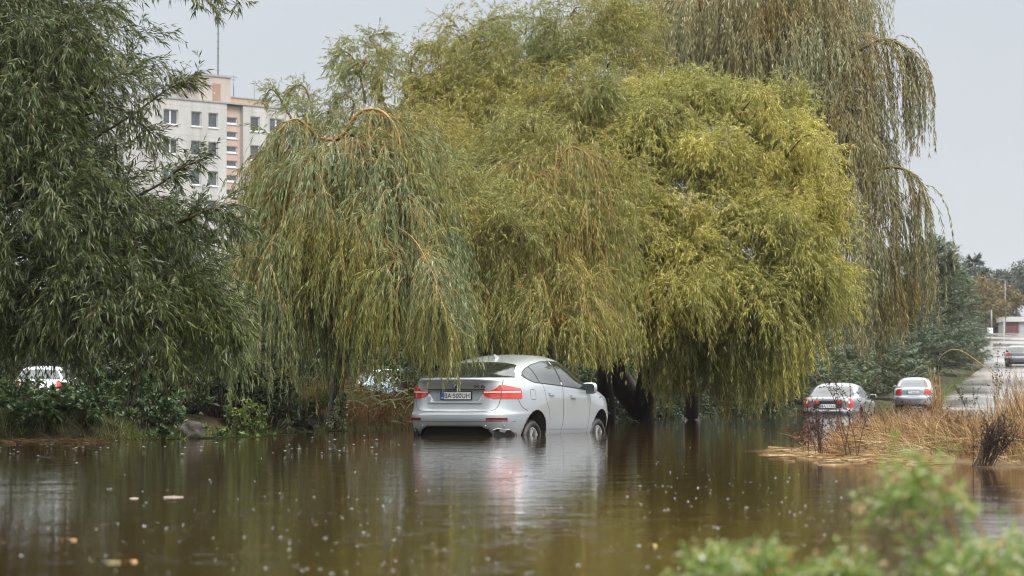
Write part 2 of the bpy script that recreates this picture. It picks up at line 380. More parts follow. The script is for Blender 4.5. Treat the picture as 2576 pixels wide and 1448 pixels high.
class Car:
    def __init__(s, tab, xc, nlow, nhigh, zsh, bulges=(), amp=.02):
        t = np.array(tab, float); s.t = t; s.xc = xc
        s.r, s.f, s.w = pchip(t[:, 0], t[:, 1]), pchip(t[:, 0], t[:, 2]), pchip(t[:, 0], t[:, 3])
        s.n = lambda z: nlow + (nhigh-nlow)*sstep(zsh[0], zsh[1], z)
        s.bul, s.amp = bulges, amp
    def surf(s, th, z):
        th = np.asarray(th, float); z = np.asarray(z, float)
        c, sn = np.cos(th), np.sin(th); n = s.n(z); e = 2/n
        a = np.where(c >= 0, s.f(z)-s.xc, s.xc-s.r(z))
        x = s.xc + a*np.sign(c)*np.abs(c)**e
        y = s.w(z)*np.sign(sn)*np.abs(sn)**e
        for bx, bz, br in s.bul:
            y = y*(1+s.amp*np.exp(-((x-bx)/br)**2-((z-bz)/.28)**2))
        return np.stack([x, y, z+0*x], -1)
    def off(s, th, z, d):
        e = 2e-3
        p = s.surf(th, z); a = s.surf(th+e, z)-s.surf(th-e, z); b = s.surf(th, z+e)-s.surf(th, z-e)
        return p + d*unit(np.cross(a, b))
    def th_side(s, x, z, sg=-1):
        """ring angle of the point at length x on the flank"""
        n = s.n(z); a = np.where(x >= s.xc, s.f(z)-s.xc, s.xc-s.r(z))
        c = np.sign(x-s.xc)*np.clip(np.abs((x-s.xc)/a), 0, 1)**(n/2)
        return sg*np.arccos(np.clip(c, -1, 1))
    def th_rear(s, y, z):
        n = s.n(z); q = np.sign(y)*np.clip(np.abs(y/s.w(z)), 0, 1)**(n/2)
        return PI - np.arcsin(np.clip(q, -1, 1))
    def th_front(s, y, z):
        n = s.n(z); q = np.sign(y)*np.clip(np.abs(y/s.w(z)), 0, 1)**(n/2)
        return np.arcsin(np.clip(q, -1, 1))
    def body(s, name, mats, parent, wheels, arch, extra=None, K=128):
        z = s.t[:, 0]; zz = np.unique(np.concatenate([np.linspace(a, b, 4) for a, b in zip(z[:-1], z[1:])]))
        th = np.linspace(0, 2*PI, K, endpoint=False)
        # spread the ring samples evenly along the outline
        V = []
        fine = np.linspace(0, 2*PI, 4001)
        for h in zz:
            P = s.surf(fine, np.full_like(fine, h)); L = np.concatenate([[0], np.cumsum(np.linalg.norm(np.diff(P, axis=0), axis=1))])
            t = np.interp(np.arange(K)/K*L[-1], L, fine); V.append(s.surf(t, np.full_like(t, h)))
        V = np.concatenate(V); n = len(zz)
        fs = [(j*K+i, j*K+(i+1) % K, (j+1)*K+(i+1) % K, (j+1)*K+i) for j in range(n-1) for i in range(K)]
        fs.append(tuple(range(K-1, -1, -1))); fs.append(tuple((n-1)*K+i for i in range(K)))
        mb = MB(); mb.add(V, fs, 0, True); o = mb.build(name, mats)
        cut = MB()
        for x, zc in wheels:
            for sg in (-1, 1):
                y0, y1 = sorted((sg*.48, sg*1.3)); pr = [(0.001, y0), (arch, y0), (arch, y1), (0.001, y1)]
                cut.lathe(pr, 40, 'y', (x, 0, zc))
        if extra: extra(cut)
        co = cut.build('cutter', [M['silver']])
        bmx = bmesh.new(); bmx.from_mesh(co.data); bmesh.ops.remove_doubles(bmx, verts=bmx.verts, dist=.002); bmesh.ops.recalc_face_normals(bmx, faces=bmx.faces); bmx.to_mesh(co.data); bmx.free()
        md = o.modifiers.new('cut', 'BOOLEAN'); md.operation = 'DIFFERENCE'; md.object = co; md.solver = 'EXACT'
        bpy.context.view_layer.update(); dg = bpy.context.evaluated_depsgraph_get()
        me = bpy.data.meshes.new_from_object(o.evaluated_get(dg)); old = o.data; o.modifiers.clear(); o.data = me
        bpy.data.objects.remove(co); bpy.data.meshes.remove(old); me.name = name
        for p in me.polygons:
            c = p.center; p.material_index = 0
            for x, zc in wheels:
                if math.hypot(c.x-x, c.z-zc) < arch*1.002 and abs(c.y) > .4:
                    nrm = p.normal
                    if abs(nrm.y) > .9 and abs(c.y) < .55 or (abs(nrm.y) < .3 and math.hypot(c.x-x, c.z-zc) > arch*.9) : p.material_index = 1
        if parent: o.parent = parent
        return o
    def patch(s, name, mats, parent, fn, nu=16, nv=5, d=.004, mat=0, mb=None):
        """fn(u, v) -> (th, z); a skin piece standing d proud of the body"""
        u, v = np.meshgrid(np.linspace(0, 1, nu), np.linspace(0, 1, nv)); th, z = fn(u, v)
        P = s.off(th, z, d).reshape(-1, 3); B = s.off(th, z, -.004).reshape(-1, 3)
        top = [(j*nu+i, j*nu+i+1, (j+1)*nu+i+1, (j+1)*nu+i) for j in range(nv-1) for i in range(nu-1)]
        N = len(P); rim = [j for j in range(nu)] + [j*nu+nu-1 for j in range(1, nv)] + [(nv-1)*nu+i for i in range(nu-2, -1, -1)] + [j*nu for j in range(nv-2, 0, -1)]
        side = [(a, b, b+N, a+N) for a, b in zip(rim, rim[1:]+rim[:1])]
        m = mb or MB(); m.add(P, top, mat, True); m.add(np.vstack([P, B]), side, mat, False)
        return m if mb is not None else m.build(name, mats, parent)
    def on_rear(s, me, name, mats, parent, y0, z0, d=.006, scale=1.0):
        """lay a flat mesh (x right as seen from behind, y up) on the tail"""
        co = np.zeros(len(me.vertices)*3, np.float32); me.vertices.foreach_get('co', co); co = co.reshape(-1, 3)
        y = y0 - co[:, 0]*scale; z = z0 + co[:, 1]*scale
        P = s.off(s.th_rear(y, z), z, d) + np.stack([-co[:, 2], 0*y, 0*y], 1)
        me.vertices.foreach_set('co', P.astype(np.float32).ravel()); me.update()
        return link(name, me, mats, parent)

def lerp(a, b, t): return a+(b-a)*t

def side_window(car, zb, zt, x0, x1, sg=-1):
    def fn(u, v):
        x = lerp(x0, x1, u); z = lerp(np.interp(x, *zb), np.maximum(np.interp(x, *zt), np.interp(x, *zb)+.002), v)
        return car.th_side(x, z, sg), z
    return fn

def wheel(parent, x, y, z, r, w, sg, rimr, spokes=5, double=True):
    t = MB(); q = r-rimr
    pr = [(rimr, -w*.42), (rimr+q*.25, -w*.5), (r-q*.3, -w*.5), (r-.012, -w*.40), (r, -w*.26), (r, w*.26), (r-.012, w*.40), (r-q*.3, w*.5), (rimr+q*.25, w*.5), (rimr, w*.42)]
    root = empty('wheel', (x, y, z)); root.parent = parent
    t.lathe(pr, 40, 'y', close=True)
    for i in range(48):     # tread blocks
        a = 2*PI*i/48; ca, sa = math.cos(a), math.sin(a)
        for yy in (-.35, 0.02):
            t.frame((0, 0, 0), (ca, 0, sa), (0, 1, 0), (-sa, 0, ca), (r-.004, w*yy, -.014+yy*.03), (r+.006, w*(yy+.33), .010+yy*.03))
    t.build('tyre', M['rubber'], root)
    m = MB(); f = sg*w*.40
    m.lathe([(rimr+.004, f), (rimr-.018, f), (rimr-.02, -f), (rimr+.004, -f)], 40, 'y', close=True)
    m.lathe([(.001, f*.55), (.075, f*.55), (.07, f*.2), (.001, f*.2)], 20, 'y')
    for i in range(spokes):
        for da in ((-.20, .20) if double else (0,)):
            a = 2*PI*i/spokes + PI/2; b2 = a+da
            p0 = np.array([.055*math.cos(a+da*.4), f*.5, .055*math.sin(a+da*.4)]); p1 = np.array([(rimr-.006)*math.cos(b2), f*.9, (rimr-.006)*math.sin(b2)])
            ux = unit(p1-p0); uy = np.array([0, 1., 0]); uz = unit(np.cross(ux, uy)); uy = np.cross(uz, ux)
            hw = .016 if double else .03
            m.frame(p0, ux, uy, uz, (0, -.014, -hw), (np.linalg.norm(p1-p0), .014, hw))
    m.build('rim', M['alloy'], root)
    d = MB(); d.lathe([(.001, f*.05), (rimr*.86, f*.05), (rimr*.86, -f*.1), (.001, -f*.1)], 24, 'y'); d.build('brake_disc', M['black_plastic'], root)
    return root

def plate(parent, car, y, z, text, w=.52, h=.113, d=.02):
    """number plate standing on the tail"""
    c = car.off(car.th_rear(np.array(y), np.array(z)), np.array(z), d); x = float(c[0])
    pm = MB(); pm.box((x-.004, y-w/2-.01, z-h/2-.01), (x+.03, y+w/2+.01, z+h/2+.01), 0); p = pm.build('license_plate', [M['black_plastic']], parent)
    fm = MB(); fm.box((x-.007, y-w/2, z-h/2), (x-.0045, y+w/2-.052, z+h/2), 0); fm.build('plate_face', [M['plate_white']], p)
    bm_ = MB(); bm_.box((x-.007, y+w/2-.05, z-h/2), (x-.0045, y+w/2, z+h/2), 0); bm_.build('country_band', [M['plate_blue']], p)
    def put(me, name, mat, ly, lz, dd):
        co = np.zeros(len(me.vertices)*3, np.float32); me.vertices.foreach_get('co', co); co = co.reshape(-1, 3)
        P = np.stack([x-dd-co[:, 2], ly-co[:, 0], lz+co[:, 1]], 1); me.vertices.foreach_set('co', P.astype(np.float32).ravel()); me.update()
        link(name, me, mat, p)
    put(text_mesh(text, h*.68, w-.085), 'lettering', M['letter_black'], y+w/2-.066, z-h*.34, .0085)
    if w > .4: put(text_mesh('SK', h*.20, .030), 'country_letters', M['letter_white'], y+w/2-.010, z-h*.40, .0085)
    return p

def mirror(parent, x, y, z, sg, mat, s=1.0):
    m = MB(); n0 = 0
    V = []; K = 14; secs = [(-.01, .3), (.0, .85), (.05, 1.0), (.10, .82), (.14, .35)]
    for dx, k in secs:
        for i in range(K):
            a = 2*PI*i/K; e = .62
            V.append((x+dx*s, y+sg*(.13+.13*k*np.sign(math.cos(a))*abs(math.cos(a))**e)*s, z+.09*k*s*np.sign(math.sin(a))*abs(math.sin(a))**e))
    fs = [(j*K+i, j*K+(i+1) % K, (j+1)*K+(i+1) % K, (j+1)*K+i) for j in range(len(secs)-1) for i in range(K)] + [tuple(range(K)), tuple((len(secs)-1)*K+i for i in range(K))]
    m.add(V, fs, 0, True); m.frame((x+.04, y, z-.05*s), (1, 0, 0), (0, sg, .1), (0, 0, 1), (0, -.07, -.02), (.06, .07*s, .03))
    r = m.build('wing_mirror', mat, parent)
    g = MB(); V = [(x-.014*s, y+sg*(.13+.105*np.sign(math.cos(a))*abs(math.cos(a))**.62)*s, z+.07*s*np.sign(math.sin(a))*abs(math.sin(a))**.62) for a in np.arange(16)*2*PI/16]
    V2 = [(p[0]+.02*s, p[1], p[2]) for p in V]
    g.add(V+V2, [tuple(range(16))] + [(i, (i+1) % 16, 16+(i+1) % 16, 16+i) for i in range(16)]); g.build('mirror_glass', M['car_glass_pale'], r)

def handle(parent, car, x, z, sg, mat):
    def fn(u, v): xx = lerp(x-.11, x+.11, u); zz = lerp(z-.022, z+.022, v)+.006*(xx-x)*0; return car.th_side(xx, zz, sg), zz
    car.patch('door_handle', [mat], parent, fn, 8, 3, .032)

def line(car, mb, pts, side, w=.007, d=.0025, sg=-1):
    """thin dark gap line: pts are (x or y, z)"""
    p = curve([(a, b, 0) for a, b in pts], 30)[:, :2]; T = unit(np.gradient(p, axis=0)); N = np.stack([-T[:, 1], T[:, 0]], 1)
    a, b = p+N*w/2, p-N*w/2
    th = (lambda q: car.th_side(q[:, 0], q[:, 1], sg)) if side else (lambda q: car.th_rear(q[:, 0], q[:, 1]))
    A = car.off(th(a), a[:, 1], d); B = car.off(th(b), b[:, 1], d); n = len(p)
    mb.add(np.vstack([A, B]), [(i, i+1, n+i+1, n+i) for i in range(n-1)])

# ---------------------------------------------------------------- the stranded coupe SUV
TAB = [(.25,.34,4.64,.87),(.34,.15,4.76,.935),(.50,.05,4.85,.972),(.645,.0,4.87,.985),(.715,.005,4.86,.985),(.745,.055,4.85,.985),(.80,.085,4.83,.985),(.95,.115,4.74,.985),
       (1.05,.125,4.45,.98),(1.15,.105,4.02,.965),(1.21,.07,3.80,.945),(1.262,.015,3.66,.915),(1.285,.06,3.60,.905),(1.31,.20,3.55,.893),(1.40,.56,3.38,.845),(1.48,.92,3.20,.79),
       (1.55,1.28,3.0,.73),(1.60,1.6,2.84,.665),(1.64,1.88,2.68,.57),(1.67,2.1,2.54,.43),(1.688,2.26,2.42,.18)]
sx = Car(TAB, 2.38, 5.2, 3.6, (1.05, 1.35), [(1.1, .78, .62), (4.0, .78, .55)], .022)
X6Y = 38.3
suv = empty('parked_suv', ((1138-CX)/F*X6Y, X6Y, -.375), math.radians(90-23.5), 'silver fastback SUV stranded in flood water up to its wheel hubs under the willows', 'car')
def recess(cut):
    zz = (.90, 1.10); yb, yt = .40, .52
    V = []
    for x in (-.3, .158):
        k = 1.0 if x < 0 else .95
        V += [(x, -yb*k, zz[0]+(0 if x < 0 else .012)), (x, yb*k, zz[0]+(0 if x < 0 else .012)), (x, yt*k, zz[1]-(0 if x < 0 else .012)), (x, -yt*k, zz[1]-(0 if x < 0 else .012))]
    cut.add(V, [(0,1,2,3),(4,5,6,7),(0,1,5,4),(1,2,6,5),(2,3,7,6),(3,0,4,7)])
    # the open underside of the bumper, a wide arch
    pts = [(-.68, .1), (-.655, .40), (-.60, .485), (-.48, .532), (.48, .532), (.60, .485), (.655, .40), (.68, .1)]
    n = len(pts); V = [(-.3, y, z) for y, z in pts] + [(.20, y*.96, z-.02) for y, z in pts]
    cut.add(V, [tuple(range(n)), tuple(range(2*n-1, n-1, -1))] + [(i, (i+1) % n, n+(i+1) % n, n+i) for i in range(n)])
WZ, WA = .255, .45
body = sx.body('body', [M['silver'], M['well_black']], suv, [(1.1, .325), (3.98, .325)], WA, recess, 160)
for p in body.data.polygons:      # the hollow under the bumper is bare black plastic
    c = p.center
    if abs(c.y) < .70 and c.z < .54 and c.x < .30 and ((abs(c.x-.20) < .012 and p.normal.x < -.8) or (c.x > .04 and (p.normal.z < -.6 or p.normal.y*c.y < -.25))): p.material_index = 1
# windows
zb = ([.9, 1.0, 1.15, 1.6, 2.4, 3.1, 3.62], [1.30, 1.255, 1.222, 1.20, 1.16, 1.118, 1.085])
ztp = ([.9, 1.0, 1.2, 1.5, 1.9, 2.25, 2.6, 2.9, 3.2, 3.45, 3.62], [1.315, 1.375, 1.435, 1.50, 1.553, 1.57, 1.555, 1.495, 1.375, 1.22, 1.09])
for sg in (-1, 1):
    big = (zb[0], [z-.014 for z in zb[1]]), (ztp[0], [z+.014 for z in ztp[1]])
    sx.patch('window_trim', [M['black_plastic']], suv, side_window(sx, *big, .88, 3.66, sg), 60, 6, .003)
    for a, b_ in ((.95, 1.30), (1.34, 2.20), (2.27, 3.57)):
        sx.patch('side_window', [M['car_glass']], suv, side_window(sx, zb, ztp, a, b_, sg), 24, 6, .006)
def rw(u, v):
    z = lerp(1.292 + 0*u, 1.545 - .05*np.abs(2*u-1)**3, v); hw = lerp(.80, .60, v); y = lerp(hw, -hw, u)
    return sx.th_rear(y, z), z
sx.patch('rear_window', [M['car_glass']], suv, rw, 30, 12, .005)
def ws(u, v):
    z = lerp(1.14, 1.545, v); hw = lerp(.80, .58, v); y = lerp(-hw, hw, u); return sx.th_front(y, z), z
sx.patch('windscreen', [M['car_glass']], suv, ws, 30, 12, .005)
# tail lamps that wrap round the corner
for sg in (-1, 1):
    L = empty('tail_light'); L.parent = suv
    def lamp(a, b_, zlo, zhi):
        def fn(u, v):
            q = lerp(a, b_, u); z = lerp(np.interp(q, *zlo), np.interp(q, *zhi), v)
            yi, xo = sg*.46, .62
            ti = sx.th_rear(yi+0*z, z); to = sx.th_side(xo+0*z, z, sg) % (2*PI)
            return lerp(ti, to, q), z
        return fn
    lo = ([0, .08, .25, 1], [1.045, .985, .955, .962]); hi = ([0, .2, .42, .6, 1], [1.075, 1.09, 1.172, 1.165, 1.115])
    sx.patch('lens', [M['lens_orange'] if sg < 0 else M['lens_red']], L, lamp(.0, .40, lo, hi), 14, 6, .008)
    sx.patch('lens', [M['lens_orange'] if sg < 0 else M['lens_red']], L, lamp(.415, 1, lo, hi), 20, 6, .010)
    st = (([0, 1], [1.047, 1.052]), ([0, 1], [1.070, 1.078]))
    sx.patch('light_strip', [M['lens_clear']], L, lamp(.03, .395, *st), 12, 3, .0125)
    sx.patch('light_strip', [M['lens_clear']], L, lamp(.42, .96, *st), 16, 3, .0145)
    up = (([0, 1], [1.085, 1.085]), ([0, .42, .6, 1], [1.088, 1.165, 1.160, 1.112]))
    sx.patch('upper_lens', [M['lens_orange']], L, lamp(.425, .93, *up), 16, 3, .0135)
    def refl(u, v): y = sg*lerp(.57, .84, u); z = lerp(.618, .655, v); return sx.th_rear(y, z), z
    sx.patch('bumper_reflector', [M['lens_dark']], suv, refl, 10, 3, .005)
plate(suv, sx, 0.0, 1.005, 'BA\u00b7500UH', .52, .113, -.012)
def lip(u, v): y = lerp(.47, -.47, u); z = lerp(.882, .897, v); return sx.th_rear(y, z), z
sx.patch('tailgate_grip', [M['silver']], suv, lip, 14, 3, .012)
def ledge(u, v): y = lerp(.50, -.50, u); z = lerp(1.092, 1.106, v); return sx.th_rear(y, z), z
sx.patch('plate_light_bar', [M['black_plastic']], suv, ledge, 14, 3, .006)
# badge: dark ring round a quartered disc
bz = 1.165; bc = sx.off(sx.th_rear(np.array(0.), np.array(bz)), np.array(bz), .006); bd = MB()
bd.lathe([(.042, -.004), (.042, .012), (.030, .012), (.030, -.006)], 24, 'x', tuple(bc), 0)
for q in range(4):
    a = np.linspace(q*PI/2, (q+1)*PI/2, 7)
    V = [(bc[0]-.006, bc[1], bc[2])] + [(bc[0]-.006, bc[1]+.031*math.cos(t), bc[2]+.031*math.sin(t)) for t in a]
    bd.add(V, [(0, i, i+1) for i in range(1, 7)], 1 if q % 2 else 2)
bd.build('badge', [M['letter_black'], M['plate_white'], M['plate_blue']], suv)
sx.on_rear(text_mesh('X6', .052, .20), 'lettering', [M['black_plastic']], suv, -.315, 1.125, .007)
sm = MB()
line(sx, sm, [(-.74, 1.255), (-.742, 1.10), (-.735, .95), (-.70, .82), (-.62, .765), (-.4, .752), (0, .748), (.4, .752), (.62, .765), (.70, .82), (.735, .95), (.742, 1.10), (.74, 1.255)], False)
line(sx, sm, [(-.96, .60), (-.5, .60), (0, .60), (.5, .60), (.96, .60)], False, .005)
for sg in (-1, 1):
    line(sx, sm, [(.52, .95), (.60, .84), (.70, .79), (.78, .765)], True, .007, sg=sg)
    line(sx, sm, [(2.22, 1.17), (2.24, .95), (2.22, .6), (2.15, .30)], True, .008, sg=sg)
    line(sx, sm, [(1.42, 1.20), (1.48, .95), (1.60, .76), (1.66, .55)], True, .007, sg=sg)
    line(sx, sm, [(3.40, 1.10), (3.42, .9), (3.36, .6), (3.34, .30)], True, .008, sg=sg)
    line(sx, sm, [(1.66, .46), (2.4, .45), (3.3, .44)], True, .004, sg=sg)
sm.build('panel_gap', [M['seam']], suv)
def fl(u, v): a = u*2*PI; x = .98+.075*v*np.cos(a)*1.15; z = 1.02+.078*v*np.sin(a); return sx.th_side(x, z, -1), z
fm = MB(); line(sx, fm, [(.9, .95), (.885, 1.02), (.9, 1.09), (.98, 1.105), (1.06, 1.09), (1.07, 1.02), (1.06, .95), (.98, .94), (.9, .95)], True, .006); fm.build('fuel_flap', [M['seam']], suv)
handle(suv, sx, 1.72, 1.03, -1, M['silver']); handle(suv, sx, 2.66, .99, -1, M['silver']); handle(suv, sx, 1.72, 1.03, 1, M['silver']); handle(suv, sx, 2.66, .99, 1, M['silver'])
mirror(suv, 3.28, -.86, 1.13, -1, [M['silver']], 1.12); mirror(suv, 3.28, .86, 1.13, 1, [M['silver']], 1.12)
fin = MB(); fx = 1.62; fz = 1.595
fin.add([(fx, -.03, fz), (fx+.20, -.02, fz+.03), (fx+.20, .02, fz+.03), (fx, .03, fz), (fx-.01, -.007, fz+.085), (fx+.045, -.007, fz+.085), (fx+.045, .007, fz+.085), (fx-.01, .007, fz+.085)],
        [(0,3,7,4),(0,4,5,1),(3,2,6,7),(4,7,6,5),(1,5,6,2)], 0, False); fin.build('roof_antenna', [M['silver']], suv)
for sg in (-1, 1):
    e = MB(); y0, y1 = sg*.63, sg*.90
    xa = lambda y: float(sx.off(sx.th_rear(np.array(y), np.array(.485)), np.array(.485), .030)[0])
    pts = [(.645, .26), (.66, .475), (.71, .497), (.85, .475), (.895, .42), (.91, .26)]
    inn = [(.66, .26), (.673, .462), (.715, .483), (.845, .462), (.882, .413), (.895, .26)]
    n = len(pts); V = [(xa(y), sg*y, z) for y, z in pts] + [(xa(y)-.004, sg*y, z) for y, z in inn] + [(xa(y)+.006, sg*y, z) for y, z in inn]
    e.add(V, [(i, i+1, n+i+1, n+i) for i in range(n-1)] + [(n+i, n+i+1, 2*n+i+1, 2*n+i) for i in range(n-1)], 0)
    e.add([V[2*n+i] for i in range(n)], [tuple(range(n))], 1)
    e.build('exhaust_tip', [M['chrome'], M['well_black']], suv)
    wheel(suv, 1.1, sg*.80, WZ, .362, .275, sg, .245, 5); wheel(suv, 3.98, sg*.80, WZ, .362, .255, sg, .245, 5)
for yy in (-.55, .55, -.80): 
    c = sx.off(sx.th_rear(np.array(yy), np.array(.53)), np.array(.53), .003); k = MB(); k.ball(tuple(c), .014, 8); k.build('parking_sensor', [M['silver']], suv)
vb = sx.off(sx.th_side(np.array(3.9), np.array(.98), -1), np.array(.98), .005); k = MB(); k.ball(tuple(vb), .022, 8, sq=(1.6, .5, .7)); k.build('side_indicator', [M['chrome']], suv)
# drop the body a touch nose down is not needed: the car stands level

# ---------------------------------------------------------------- other cars
def saloon(name, loc, rz, label, paint, tab, xc, nl, wheels, wz, wr, win, rear_win, lights, ptext, opts={}, group=None, glass='car_glass_pale', mirrors=(3.2, .95), full=True):
    root = empty(name, loc, rz, label, 'car', group)
    car = Car(tab, xc, nl, 3.6, opts.get('zsh', (.85, 1.1)), [(wheels[0], .55, .5), (wheels[1], .55, .5)], .02)
    car.body('body', [M[paint], M['well_black']], root, [(x, wz+.03) for x in wheels], wr+.055, None, 96)
    (bx, bz_), (tx, tz) = win
    for sg in (-1, 1):
        a, b_, c_ = opts.get('split', (bx[0], (bx[0]+bx[-1])/2-.05, bx[-1]))
        for q0, q1 in ((a, b_-.03), (b_+.03, c_)):
            car.patch('side_window', [M['car_glass']], root, side_window(car, win[0], win[1], q0, q1, sg), 18, 5, .005)
        lz0, lz1, yi, xo = lights
        def fn(u, v):
            z = lerp(lz0+opts.get('lo_in', 0)*(1-u), lz1-opts.get('hi_in', 0)*(1-u)-opts.get('hi_out', 0)*u, v)
            return lerp(car.th_rear(sg*yi+0*z, z), car.th_side(xo+0*z, z, sg) % (2*PI), u), z
        tl = car.patch('tail_light', [M['lens_red']], root, fn, 14, 5, .008)
        if opts.get('inner'):
            def f3(u, v):
                t, z = fn(.15+.35*u, .45+.35*v); return t, z
            car.patch('reversing_lens', [M['lens_clear']], tl, f3, 6, 3, .011)
        mirror(root, mirrors[0], sg*(float(car.w(mirrors[1]))-.06), mirrors[1]+.06, sg, [M[paint]], .85)
        handle(root, car, opts.get('hx', 1.75), opts.get('hz', .80), sg, M[paint])
        for x in wheels: wheel(root, x, sg*(opts.get('track', .74)), wz, wr, .2, sg, wr*.66, 7, False)
    z0, z1, h0, h1 = rear_win
    def rwf(u, v): z = lerp(z0+0*u, z1-.03*np.abs(2*u-1)**3, v); hw = lerp(h0, h1, v); y = lerp(hw, -hw, u); return car.th_rear(y, z), z
    car.patch('rear_window', [M[glass]], root, rwf, 20, 10, .005)
    fz0, fz1 = opts.get('ws', (z0+.02, z1))
    def wsf(u, v): z = lerp(fz0, fz1, v); hw = lerp(h0, h1, v); y = lerp(-hw, hw, u); return car.th_front(y, z), z
    car.patch('windscreen', [M['car_glass']], root, wsf, 20, 8, .005)
    if ptext: plate(root, car, 0, opts['pz'], ptext, .52, .113, .022)
    bz0, bz1 = opts.get('bump', (.52, .58))
    def bs(u, v): y = lerp(.97, -.97, u)*float(car.w(bz0)); z = lerp(bz0, bz1, v); return car.th_rear(y, z), z
    car.patch('bumper_strip', [M[opts.get('bstrip', 'chrome')]], root, bs, 24, 3, .018)
    def vl(u, v): y = lerp(.85, -.85, u)*float(car.w(.3)); z = lerp(.20, opts.get('val', .30), v); return car.th_rear(y, z), z
    car.patch('lower_valance', [M['black_plastic']], root, vl, 20, 3, .006)
    g = MB(); dz = opts.get('deck', .95)
    line(car, g, [(-.66, dz), (-.66, dz-.15), (-.63, bz1+.09), (-.5, bz1+.055), (0, bz1+.05), (.5, bz1+.055), (.63, bz1+.09), (.66, dz-.15), (.66, dz)], False, .009); g.build('panel_gap', [M['seam']], root)
    return root, car

SAL = [(.20,.30,4.55,.80),(.30,.10,4.70,.87),(.42,.02,4.78,.895),(.52,.0,4.79,.905),(.60,.02,4.78,.905),(.64,.075,4.76,.905),(.78,.09,4.66,.905),(.88,.10,4.30,.895),(.955,.12,3.75,.875),
       (.985,.20,3.55,.86),(1.00,.40,3.45,.85),(1.02,.66,3.40,.84),(1.10,.90,3.28,.80),(1.20,1.12,3.10,.75),(1.30,1.40,2.88,.69),(1.37,1.68,2.66,.61),(1.42,1.98,2.44,.46),(1.445,2.15,2.28,.18)]
win = (([1.22, 1.5, 2.2, 3.15, 3.3], [1.0, .985, .965, .945, .945]), ([1.22, 1.4, 1.75, 2.2, 2.6, 2.9, 3.3], [1.01, 1.14, 1.28, 1.335, 1.315, 1.20, .955]))
ay = 74.0
ar, ac = saloon('parked_saloon', ((2080-CX)/F*ay, ay, -.44), math.radians(90-16.8), 'grey silver saloon axle deep in water behind the dead brown weeds', 'silver_grey', SAL, 2.2, 5, (.98, 3.72), .31, .315, win,
       (1.025, 1.335, .68, .54), (.68, .945, .60, .30), 'BA\u00b7175AI', dict(pz=.72, inner=True, bump=(.50, .565), val=.33, deck=.97, split=(1.27, 2.25, 3.2)), glass='car_glass')
def dark(u, v): y = lerp(.43, -.43, u); z = lerp(.655, .875, v); return ac.th_rear(y, z), z
ac.patch('plate_panel', [M['black_plastic']], ar, dark, 14, 6, .012)
for sg in (-1, 1):
    def rl(u, v): y = lerp(sg*.43, sg*.27, u); z = lerp(.80, .875, v); return ac.th_rear(y, z), z
    ac.patch('inner_lamp', [M['lens_red']], ar, rl, 5, 3, .018)
my = 102.5
MER = [(z, r*.92, f*.945, w*.957) for z, r, f, w in SAL]
winm = (([1.15, 1.5, 2.1, 2.95, 3.1], [1.0, .985, .965, .945, .945]), ([1.15, 1.35, 1.65, 2.1, 2.45, 2.75, 3.1], [1.01, 1.14, 1.28, 1.33, 1.31, 1.20, .955]))
mr_, mc = saloon('parked_saloon', ((2296-CX)/F*my, my, -.075), math.radians(90-11.6), 'bluish silver saloon at the water edge beside the dark conifer hedge', 'silver_blue', MER, 2.08, 5, (.95, 3.66), .30, .305, winm,
       (1.025, 1.335, .62, .50), (.70, .95, .47, .30), 'TT\u00b7884DX', dict(pz=.80, lo_in=0, hi_out=.05, hi_in=-.0, bump=(.50, .59), bstrip='silver_blue', val=.27, deck=.97, track=.70, split=(1.2, 2.15, 3.0), hx=1.7))
tri = MB()
HAT = [(.20,.22,3.85,.76),(.32,.06,3.98,.83),(.50,.0,4.04,.86),(.62,.02,4.04,.865),(.80,.05,3.9,.865),(.92,.07,3.5,.86),(1.0,.10,3.15,.84),(1.10,.18,2.95,.80),(1.22,.30,2.75,.745),(1.34,.44,2.52,.68),(1.42,.62,2.3,.59),(1.47,.95,2.05,.42),(1.49,1.3,1.7,.15)]
wh = (([.55, 1.2, 2.6, 2.85], [1.02, .99, .96, .955]), ([.55, .7, 1.2, 1.7, 2.2, 2.85], [1.04, 1.27, 1.375, 1.375, 1.27, .965]))
ho = dict(pz=.78, bump=(.46, .54), val=.30, deck=1.0, split=(.62, 1.55, 2.75), zsh=(.9, 1.15), track=.70, hx=1.3)
hw_ = dict(ho, bstrip='white_paint')
wy_ = 79.0
saloon('parked_hatchback', ((95-CX)/F*wy_, wy_, .10), math.radians(92), 'white hatchback seen through gaps in the dark willow leaves', 'white_paint', HAT, 1.75, 5, (.72, 3.25), .30, .30, wh, (1.03, 1.36, .70, .56), (.70, .98, .60, .26), None, hw_, 'cars parked behind the trees', mirrors=(2.5, .95))
by_ = 84.0
saloon('parked_hatchback', ((885-CX)/F*by_, by_, .05), math.radians(14), 'pale blue hatchback standing side on behind the brown reeds', 'pale_blue_paint', HAT, 1.75, 5, (.72, 3.25), .30, .30, wh, (1.03, 1.36, .70, .56), (.70, .98, .60, .26), None, dict(ho, bstrip='pale_blue_paint'), 'cars parked behind the trees', mirrors=(2.5, .95))
fy = 166.0
fz = float(np.interp(fy, BED[:, 0], BED[:, 1]))+.1
saloon('parked_hatchback', ((2557-CX)/F*fy, fy, fz), math.radians(90-14), 'dark grey hatchback with bright bumper up the slope beside tall straw grass', 'dark_grey_paint', HAT, 1.75, 5, (.72, 3.25), .30, .30, wh, (1.03, 1.36, .70, .56), (.74, .98, .52, .26), None, dict(ho, bstrip='silver', bump=(.60, .72)), None, glass='car_glass_pale', mirrors=(2.5, .95))
